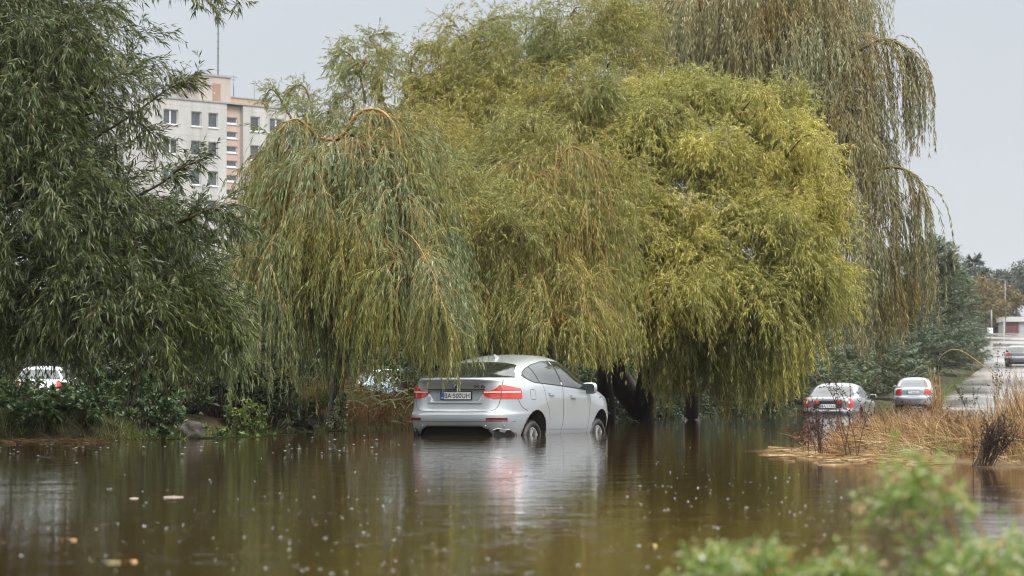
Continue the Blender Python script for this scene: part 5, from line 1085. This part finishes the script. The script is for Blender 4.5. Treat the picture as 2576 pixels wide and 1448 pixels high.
for i, (a, b, h, m_) in enumerate([(2105, 1128, .45, 12), (2030, 1134, .30, 10), (2240, 1120, .50, 12), (2340, 1125, .40, 12), (2395, 1140, .36, 14), (2150, 1112, .55, 10)]):
    dead_weed(['reddish brown weed between the two brown weeds before the grey saloon', 'lowest brown weed near the tip of the spit', 'tangled brown weed before the water edge saloon', 'brown weed at the foot of the straw bundle', 'brown weed left of the dense leaning shrub', 'thin brown weed behind the tall branching one towards the grey saloon'][i], wp(a, b), h, m_, .34, rng.normal(0, .1), M['weed_red'], 300+i, 90, r0=.0035)
P8 = inside_right(3000, 21.2, 31, w=3.2); n = len(P8); D = rng.normal(0, .8, (n, 3)); D[:, 2] = np.abs(D[:, 2])*.6+.1
V, Q = blades(P8, D, rng.uniform(.2, .5, n), .008, .9, .22, rng, 6); V[:, 2] = np.maximum(V[:, 2], .004)
tag(link('brown_grass', npmesh('brown_grass', V, Q), M['reed_brown']), 'tangled brown stems among the straw on the spit', 'grass', kind='stuff')
# upright bundle of straw stalks
q = wp(2362, 1092); rng = np.random.default_rng(220); n = 26; Bp = rng.normal(0, .04, (n, 3)); Bp[:, 2] = 0; D = rng.normal(0, .05, (n, 3)); D[:, 2] = 1; D[:, 0] -= .12
S = grow(Bp, D, rng.uniform(.5, 1.15, n), 7, .02, .02, rng); V, Q = twig_mesh(S, .009, .003); rt = empty('reed_stalk', q, 0, 'upright bundle of straw stalks beside the water edge saloon', 'reed'); link('stems', npmesh('stems', V, Q, True), simple('pale straw stalk', (.42, .25, .08), .6, var=.3), rt)
P, T = sample(S, 8, rng, .1, .8); V = leaves(P, T, .16, .014, .4, .2, rng); link('leaves', npmesh('leaves', V, quads(len(V))), M['straw'], rt)
# bent straw stalk arching over
m = MB(); m.tube(curve([at(2585, 1010, 34), at(2530, 965, 34), at(2455, 905, 34), at(2405, 878, 34), at(2370, 892, 34), at(2360, 912, 34)], 20), [.007, .004, .002], 5); tag(m.build('bent_stalk', simple('bent straw', (.50, .32, .12), .6)), 'long bent straw stalk arching in front of the cypress', 'stalk')
# ================================================================ foreground herbs, out of focus
def herb(label, px, py, Y, h, R, n, seed, orange=0.0):
    rng = np.random.default_rng(seed); g = at(px, py, Y); c = (g[0], g[1], g[2]); root = empty('herb_plant', c, 0, label, 'plant', 'herbs on the near bank')
    k = 26; D = rng.normal(0, R/h*.8, (k, 3)); D[:, 2] = 1; S = grow(rng.normal(0, .02, (k, 3))*[1, 1, 0], D, h*rng.uniform(.5, 1.1, k), 6, .5, .08, rng)
    V, Q = twig_mesh(S, .0028, .0012); link('stems', npmesh('stems', V, Q, True), M['twig_orange'], root)
    A, T = sample(S, 10, rng, .25, 1); S2 = grow(A, unit(T*.4+rng.normal(0, .7, T.shape)+np.array([0, 0, .3])), .10*rng.uniform(.5, 1.2, len(A)), 4, 1.5, .15, rng)
    P, T = sample(S2, max(4, n//len(S2)), rng, 0, 1); V = leaves(P, T, .034, .011, .9, .1, rng, 1.0); link('foliage', npmesh('foliage', V, quads(len(V))), LM['herb'], root)
    P, T = sample(S, 1, rng, .75, 1); f = MB()
    for q in P[::2]: f.ball(tuple(q+rng.normal(0, .02, 3)), .006*rng.uniform(.6, 1.3), 6)
    f.build('blossoms', simple('white floret', (.82, .82, .78), .5, var=.05), root)  # white balls standing in for sky glints on rain drops
herb('blurred leafy herb at the bottom below the nodding ones', 2400, 1530, 6.0, .16, .08, 900, 231)
herb('blurred herb with orange stems in the bottom corner', 2575, 1510, 5.9, .13, .09, 1000, 232)
herb('low blurred sprig at the bottom edge near the middle', 1925, 1500, 6.0, .075, .045, 260, 233)
herb('low blurred sprig between the middle one and the leafy herb', 2120, 1500, 6.0, .06, .10, 300, 234)
herb('lowest blurred sprig at the bottom edge', 1800, 1475, 6.1, .04, .06, 240, 235)
herb('blurred herb beside the orange stemmed corner plant', 2480, 1520, 5.6, .10, .07, 600, 236)
def hb(pts, Y): return [at(a, b, Y) for a, b in pts]
rng = np.random.default_rng(240)
def nod(label, pts, Y, n, seed, l0=.15):
    rng = np.random.default_rng(seed); B = curve(hb(pts, Y), 16); o = B[0]; root = empty('herb_plant', o, 0, label, 'plant', 'herbs on the near bank')
    V, Q = tube(B-o, [.004, .002], 6); link('stems', npmesh('stems', V, Q, True), M['twig_orange'], root)
    S = grow(B[6:], unit(rng.normal(0, 1, (len(B)-6, 3))+np.array([-.5, 0, .1])), .16*rng.uniform(.5, 1.2, len(B)-6), 4, .6, .1, rng)
    for _ in range(3): S = np.concatenate([S, grow(B[6:]+rng.normal(0, .012, (len(B)-6, 3)), unit(rng.normal(0, 1, (len(B)-6, 3))+np.array([-.5, 0, .1])), .14, 4, .6, .1, rng)])
    P, T = sample(S, n//len(S), rng, 0, 1); V = leaves(P, T, .034, .011, .9, .1, rng, 1.0); link('foliage', npmesh('foliage', V-o, quads(len(V))), LM['herb'], root)
nod('blurred nodding herb bending left over the bright water', [(2500, 1440), (2465, 1330), (2430, 1262), (2370, 1225), (2300, 1235), (2262, 1270)], 6.0, 480, 241)
nod('blurred second nodding herb just above the leafy one', [(2420, 1420), (2400, 1330), (2360, 1250), (2310, 1210), (2280, 1240)], 6.1, 340, 242)
# ================================================================ drops, leaves and sticks on the water
rng = np.random.default_rng(250); mb = []
def bubble(x, y, z, r, k=6):
    a = np.arange(k)*2*PI/k; V = []
    for rr, zz in ((1, 0), (.75, .28), (.02, .42)):
        for t in a: V.append((x+1.7*r*rr*math.cos(t), y+r*rr*math.sin(t), z+r*zz))
    return np.array(V), np.array([(j*k+i, j*k+(i+1) % k, (j+1)*k+(i+1) % k, (j+1)*k+i) for j in range(2) for i in range(k)])
for i in range(480):
    py = 1100+348*rng.random()**1.1; px = rng.uniform(0, 2500)
    if rng.random() < .35: px = rng.normal(900, 260); py = rng.uniform(1230, 1448)
    if rng.random() < .25: px = rng.uniform(1550, 2250); py = rng.uniform(1150, 1330)
    Yf = CAMZ*F/(py-HOR); x = (px-CX)/F*Yf; mb.append(bubble(x, Yf, .002, .0020*min(2.2, rng.lognormal(0, .45))*(1+Yf/50)))
for i in range(120):
    px = rng.uniform(0, 950) if i < 80 else rng.uniform(1560, 2000); py = rng.normal(1128, 12) if i < 80 else rng.normal(1062, 10); Yf = CAMZ*F/(max(py, 1050)-HOR); x = (px-CX)/F*Yf; r = .009*rng.uniform(.4, 1.4)
    v, q = bubble(x, Yf, .03*rng.random()+.01, r); mb.append((v, q)); v2 = v.copy(); v2[:, 2] = 2*v[0, 2]-v[:, 2]; mb.append((v2, q))
V, Q = join(mb); mbub = simple('water splash', (.32, .33, .33), .15, var=.05, spec=.6)
tag(link('rain_splashes', npmesh('rain_splashes', V, Q, True), mbub), 'white splashes and bubbles of rain on the dark water', 'splash', kind='stuff')
n = 620; px = np.concatenate([rng.uniform(0, 1030, 330), rng.uniform(1020, 1540, 60), rng.uniform(0, 2200, 230)]); py = np.concatenate([1112+rng.gamma(1.5, 9, 330)-np.clip((px[:330]-450)/590, 0, 1)*28, 1100+rng.gamma(1.5, 12, 60), rng.uniform(1120, 1400, 230)])
Yf = CAMZ*F/(py-HOR); P = np.stack([(px-CX)/F*Yf, Yf, np.full(n, .004)], 1); T = rng.normal(0, 1, (n, 3)); T[:, 2] = 0; T = unit(T); Sd = np.stack([-T[:, 1], T[:, 0], 0*T[:, 0]], 1); ll = rng.uniform(.03, .10, (n, 1)); ww = ll*.075
V = np.stack([P, P+T*ll*.45+Sd*ww, P+T*ll, P+T*ll*.45-Sd*ww], 1).reshape(-1, 3); tag(link('fallen_leaves', npmesh('fallen_leaves', V, quads(len(V))), M['reed_brown']), 'small fallen willow leaves drifting on the flood water', 'leaves', kind='stuff')
def stick(label, px0, px1, py, r, mat, name='floating_stick', cat='stick'):
    Yf = CAMZ*F/(py-HOR); a = np.array([(px0-CX)/F*Yf, Yf, r*.3]); b = np.array([(px1-CX)/F*Yf, Yf+.03, r*.3]); m = MB(); m.tube(curve([a, (a+b)/2+np.array([0, .004, 0]), b], 8), [r*.7, r, r*.6], 7); tag(m.build(name, mat), label, cat)
ps = simple('pale stick', (.40, .33, .28), .6, var=.2)
stick('longer pale stick floating on the brown water', 414, 462, 1250, .006, ps); stick('shorter pale stick floating on the brown water', 329, 349, 1253, .005, ps)
def fleaf(label, px, py, l, w, col):
    Yf = CAMZ*F/(py-HOR); x = (px-CX)/F*Yf; V = []; n = 9
    for i in range(n):
        t = i/(n-1); ww = w*math.sin(PI*min(1, t*.96+.04))**.8; V += [(x-l/2+l*t, Yf-ww, .004+.004*math.sin(t*5)), (x-l/2+l*t, Yf, .007), (x-l/2+l*t, Yf+ww, .004+.006*t)]
    fs = [(3*i+j, 3*i+3+j, 3*i+4+j, 3*i+1+j) for i in range(n-1) for j in range(2)]; m = MB(); m.add(V, fs, 0, True); tag(m.build('floating_leaf', simple('floating leaf', col, .4, var=.15)), label, 'leaf')
fleaf('orange yellow leaf floating close to the long olive one', 333, 1412, .05, .016, (.34, .15, .015)); fleaf('long olive yellow leaf floating close to the orange one', 270, 1413, .12, .009, (.13, .10, .015)); fleaf('thin brown leaf floating nearer the frame edge', 178, 1358, .07, .007, (.30, .15, .03)); fleaf('small yellow leaf floating in the middle of the water', 1640, 1372, .04, .012, (.28, .20, .03))
# ================================================================ apartment tower
M['render_pale'] = simple('pale rendered concrete', (.50, .49, .48), .85, var=.08, scale=.7)
def panel_wall(name, col):
    m, nt, b = new_mat(name); co = node(nt, 'ShaderNodeTexCoord'); mp = node(nt, 'ShaderNodeMapping'); mp.inputs['Rotation'].default_value = (0, 0, math.radians(-40)); nt.links.new(co.outputs['Object'], mp.inputs[0])
    se = node(nt, 'ShaderNodeSeparateXYZ'); nt.links.new(mp.outputs[0], se.inputs[0]); cb_ = node(nt, 'ShaderNodeCombineXYZ'); nt.links.new(se.outputs[0], cb_.inputs[0]); nt.links.new(se.outputs[2], cb_.inputs[1])
    br = node(nt, 'ShaderNodeTexBrick'); br.offset = 0.0; nt.links.new(cb_.outputs[0], br.inputs['Vector'])
    for k, v in (('Scale', 1.0), ('Mortar Size', .02), ('Mortar Smooth', .3), ('Brick Width', 3.1), ('Row Height', 2.93)): br.inputs[k].default_value = v
    br.inputs['Color1'].default_value = (*[c*1.03 for c in col], 1); br.inputs['Color2'].default_value = (*[c*.96 for c in col], 1); br.inputs['Mortar'].default_value = (*[c*.72 for c in col], 1)
    m2 = node(nt, 'ShaderNodeMapping'); m2.inputs['Scale'].default_value = (1.1, 1.1, .10); nt.links.new(co.outputs['Object'], m2.inputs[0]); nz = node(nt, 'ShaderNodeTexNoise', Scale=1.0, Detail=5.0); nt.links.new(m2.outputs[0], nz.inputs['Vector'])
    mx = node(nt, 'ShaderNodeMix', data_type='RGBA', blend_type='MULTIPLY'); mx.inputs[0].default_value = 1; nt.links.new(br.outputs['Color'], mx.inputs[6]); nt.links.new(ramp(nt, nz.outputs['Fac'], [(.3, (.80, .79, .77)), (.62, (1.04, 1.04, 1.04))]), mx.inputs[7]); nt.links.new(mx.outputs[2], b.inputs['Base Color']); b.inputs['Roughness'].default_value = .85
    return m
M['render_pale'] = panel_wall('pale concrete panels', (.45, .44, .43))
M['render_pink'] = simple('pink render', (.47, .35, .30), .85, var=.07, scale=.7)
M['render_taupe'] = simple('taupe render', (.40, .35, .32), .85, var=.08, scale=.7)
M['orange_panel'] = simple('orange parapet', (.42, .29, .20), .7, var=.1, scale=.7)
M['flashing'] = simple('grey flashing', (.30, .30, .30), .6, var=.1)
M['frame_white'] = simple('white window frame', (.72, .72, .72), .5, var=.04)
M['pane'] = simple('window pane', (.06, .07, .08), .06, var=.5, scale=.35, spec=.8)
M['door_brown'] = simple('brown roof door', (.30, .19, .13), .7, var=.12)
M['mast'] = simple('green grey mast', (.10, .16, .14), .6, var=.2)
M['balcony_sand'] = simple('sand balcony panel', (.55, .46, .33), .8, var=.08)
cb, sb = math.cos(math.radians(40)), math.sin(math.radians(40))
O = np.array([(568-CX)/F*243, 243.0, 0.0]); U = np.array([cb, sb, 0]); N_ = np.array([sb, -cb, 0]); ZZ = np.array([0, 0, 1.])   # N_ points out of the front
tower = empty('apartment_tower', tuple(O), 0, 'pale apartment tower with pink stair strip seen above the trees', 'building')
ROOF = 29.9
def bb(m, u0, u1, d0, d1, z0, z1, mat=0): return m.frame((0, 0, 0), U, N_, ZZ, (u0, d0, z0), (u1, d1, z1), mat)
HW = []    # window openings of the main wall: (u0, u1, z0, z1, d)
rows = [ROOF-1.05-1.5-2.93*k for k in range(7)]
for z in rows:
    for u0, u1 in ((-7.45, -5.75), (-4.22, -3.04), (-2.2, -1.05)): HW.append((u0, u1, z, z+1.5, 0.0))
    for u0, u1 in ((2.85, 3.98), (5.2, 6.9)): HW.append((u0, u1, z, z+1.5, 0.0))
slots = [(0.0, 1.55, ROOF-1.95-1.465*k, ROOF-1.27-1.465*k, -.45) for k in range(14)]
def wall(name, u0, u1, d, z0, z1, holes, mat, depth=.28):
    us = sorted({u0, u1, *[h[0] for h in holes], *[h[1] for h in holes]}); zs = sorted({z0, z1, *[h[2] for h in holes], *[h[3] for h in holes]}); m = MB()
    P = lambda u, dd, z: tuple(U*u+N_*dd+ZZ*z)
    for a, b in zip(us, us[1:]):
        for c, e in zip(zs, zs[1:]):
            if any(h[0] <= a and b <= h[1] and h[2] <= c and e <= h[3] for h in holes): continue
            m.add([P(a, d, c), P(b, d, c), P(b, d, e), P(a, d, e)], [(0, 1, 2, 3)])
    for a, b, c, e, _ in holes: m.add([P(a, d, c), P(b, d, c), P(b, d, e), P(a, d, e), P(a, d-depth, c), P(b, d-depth, c), P(b, d-depth, e), P(a, d-depth, e)], [(0, 1, 5, 4), (1, 2, 6, 5), (2, 3, 7, 6), (3, 0, 4, 7)])
    return m
m = wall('w', -12, -.003, 0, 0, ROOF, [h for h in HW if h[1] < 0], 0); bb(m, -12, -.003, -12, -.9, 0, ROOF-.02); bb(m, -.003-.25, -.003, -.9, -.002, 0, ROOF-.01); m.build('wall', [M['render_pale']], tower)
m = wall('w', 1.95, 7.45, 0, 0, ROOF-.0, [h for h in HW if h[0] > 1.9], 0); bb(m, 1.95, 7.45, -12, -.9, 0, ROOF-.02); bb(m, 1.95, 2.2, -.9, -.002, 0, ROOF-.01); bb(m, 7.2, 7.45, -.9, -.002, 0, ROOF-.01); m.build('wall', [M['render_pale']], tower)
m = wall('w', 0, 1.947, -.45, 0, ROOF-.1, slots, 0, .2); bb(m, 0, 1.947, -11, -.9, 0, ROOF-.12); m.build('stair_wall', [M['render_pink']], tower)
m = MB(); bb(m, -12.1, -.003, -.5, .10, ROOF, ROOF+.16); bb(m, 0, 7.55, -.5, .10, ROOF, ROOF+.16); m.build('roof_edge', [M['flashing']], tower)
m = MB(); bb(m, -12, 7.45, -12, -.5, ROOF, ROOF+.1); m.build('roof', [M['flashing']], tower)
m = MB(); bb(m, -2.9, .93, -6, -.75, ROOF+.1, ROOF+2.75); ph = m.build('roof_house', [M['render_taupe']], tower)
m = MB(); bb(m, -3.0, 1.02, -6.1, -.65, ROOF+2.75, ROOF+2.95); m.build('cornice', [M['flashing']], ph)
m = MB(); bb(m, -1.22, -.32, -.76, -.70, ROOF+.15, ROOF+2.05); dd = m.build('roof_door', [M['door_brown']], ph)
m = MB(); bb(m, -1.16, -1.08, -.70, -.62, ROOF+1.0, ROOF+1.12); m.build('handle', [M['frame_white']], dd)
m = MB(); bb(m, 1.1, 6.4, -3.2, -1.2, ROOF+.1, ROOF+.85); m.build('parapet', [M['orange_panel']], tower)
m = MB(); bb(m, 1.05, 6.45, -3.3, -1.1, ROOF+.85, ROOF+.97); bb(m, 5.7, 6.1, -1.2, -1.1, ROOF+.1, ROOF+.84); m.build('parapet_cap', [M['flashing']], tower)
for u0, u1, z0, z1, d in HW+slots:
    if z1 < 12: continue
    fr = MB(); q = d-.16 if d == 0 else d-.12; t = .07; slot = d < 0
    bb(fr, u0, u1, q-.05, q, z0, z0+t*(2 if slot else 1.3)); bb(fr, u0, u1, q-.05, q, z1-t, z1); bb(fr, u0, u0+t, q-.05, q, z0+t, z1-t); bb(fr, u1-t, u1, q-.05, q, z0+t, z1-t)
    if u1-u0 > 1.5 and not slot: bb(fr, (u0+u1)/2-t, (u0+u1)/2+t, q-.045, q+.004, z0+t*1.3, z1-t)
    w = fr.build('window', [M['frame_white']], tower)
    pn = MB(); bb(pn, u0+t, u1-t, q-.04, q-.03, z0+t, z1-t); pn.build('pane', [M['pane']], w)
    sl = MB(); bb(sl, u0-.05, u1+.05, d-.1, d+.09, z0-.09, z0-.005); sl.build('sill', [M['frame_white']], w)
for k in range(5):
    z = rows[k]; m = MB(); bb(m, 4.9, 7.1, 0, .35, z-1.25, z-.12); m.build('balcony_panel', [M['balcony_sand']], tower)
# roof aerials
def mast(label, u, d, z0, z1, r, bars, seed):
    m = MB(); p = O+U*u+N_*d; m.tube([p+ZZ*z0, p+ZZ*(z0+z1)/2, p+ZZ*(z1*.62+z0*.38), p+ZZ*z1], [r, r, r*.5, r*.3], 7)
    for z, L in bars: m.frame(p, U, N_, ZZ, (-L, -.03, z-.03), (L, .03, z+.03))
    tag(m.build('roof_antenna', M['mast']), label, 'antenna')
mast('very tall thin mast on the tower roof house', .2, -2, ROOF+2.9, ROOF+13.5, .07, [(ROOF+3.6+.75*i, .14) for i in range(7)], 1)
mast('short aerial with crossbars above the orange parapet', 2.1, -2, ROOF+.9, ROOF+3.3, .05, [(ROOF+3.1, .45), (ROOF+2.8, .25)], 2)
mast('faint thin aerial at the far end of the parapet', 5.3, -3, ROOF+.9, ROOF+3.4, .03, [(ROOF+3.0, .2)], 3)
# ================================================================ end of the road
gz = float(np.interp(300, BED[:, 0], BED[:, 1]))
def g3(px, Y): p = at(px, 990, Y); return np.array([p[0], Y, float(ground_z(p[0], Y))])
p0 = g3(2529, 304); gate = empty('gate_building', p0, 0, 'small flat roofed building with dark red doors at the road end', 'building'); k = 304/F
W0, H0 = 62*k, 42*k
m = MB(); m.box((0, 0, 0), (W0*1.5, 4, H0*.93)); m.build('wall', [M['render_pale']], gate); m = MB(); m.box((-.2, -.35, H0*.72), (W0*1.5+.2, 4.1, H0*1.02)); m.build('roof', [simple('pale roof slab', (.62, .58, .58), .7)], gate)
m = MB(); m.box((.15, -.06, .02), (W0*.56, -.003, H0*.70)); m.build('door', [simple('dark red door', (.16, .055, .06), .6, var=.25, scale=3)], gate); m = MB(); m.box((W0*.60, -.05, .02), (W0*.80, -.003, H0*.70)); m.build('side_panel', [simple('pale panel', (.42, .46, .48), .6)], gate); m = MB(); m.box((-.18, -.3, 0), (0, -.1, H0*.72)); m.build('post', [M['frame_white']], gate)
def pole(name, label, cat, px, Y, py_top, r, extra=None):
    q = g3(px, Y); h = at(px, py_top, Y)[2]-q[2]; root = empty(name, q, 0, label, cat); m = MB(); m.tube([(0, 0, 0), (0, 0, h*.5), (0, 0, h)], [r, r, r*.7], 8); m.build('pole', [simple('galvanised pole', (.22, .24, .25), .5, .3)], root)
    if extra: extra(root, h)
def lampx(root, h): m = MB(); m.tube(curve([(0, 0, h-.1), (-.15, -.1, h+.10), (-.45, -.25, h+.12)], 6), .04, 6); m.box((-.85, -.40, h+.06), (-.42, -.18, h+.16)); m.build('lamp_head', [simple('lamp head', (.2, .21, .22), .5)], root)
def signx(root, h): m = MB(); m.box((-.30, -.05, h-.62), (.30, -.02, h)); m.build('sign_panel', [simple('white sign', (.72, .73, .74), .5)], root)
pole('street_lamp', 'slim grey lamp post before the hazy pines', 'lamp post', 2531, 296, 705, .07, lampx); pole('road_sign', 'small white road sign on a thin post by the verge', 'sign', 2492, 255, 824, .05, signx); pole('marker_post', 'short white marker post beside the cypress', 'post', 2475, 262, 838, .06); pole('utility_pole', 'thin grey pole above the small road sign', 'post', 2496, 290, 778, .09)
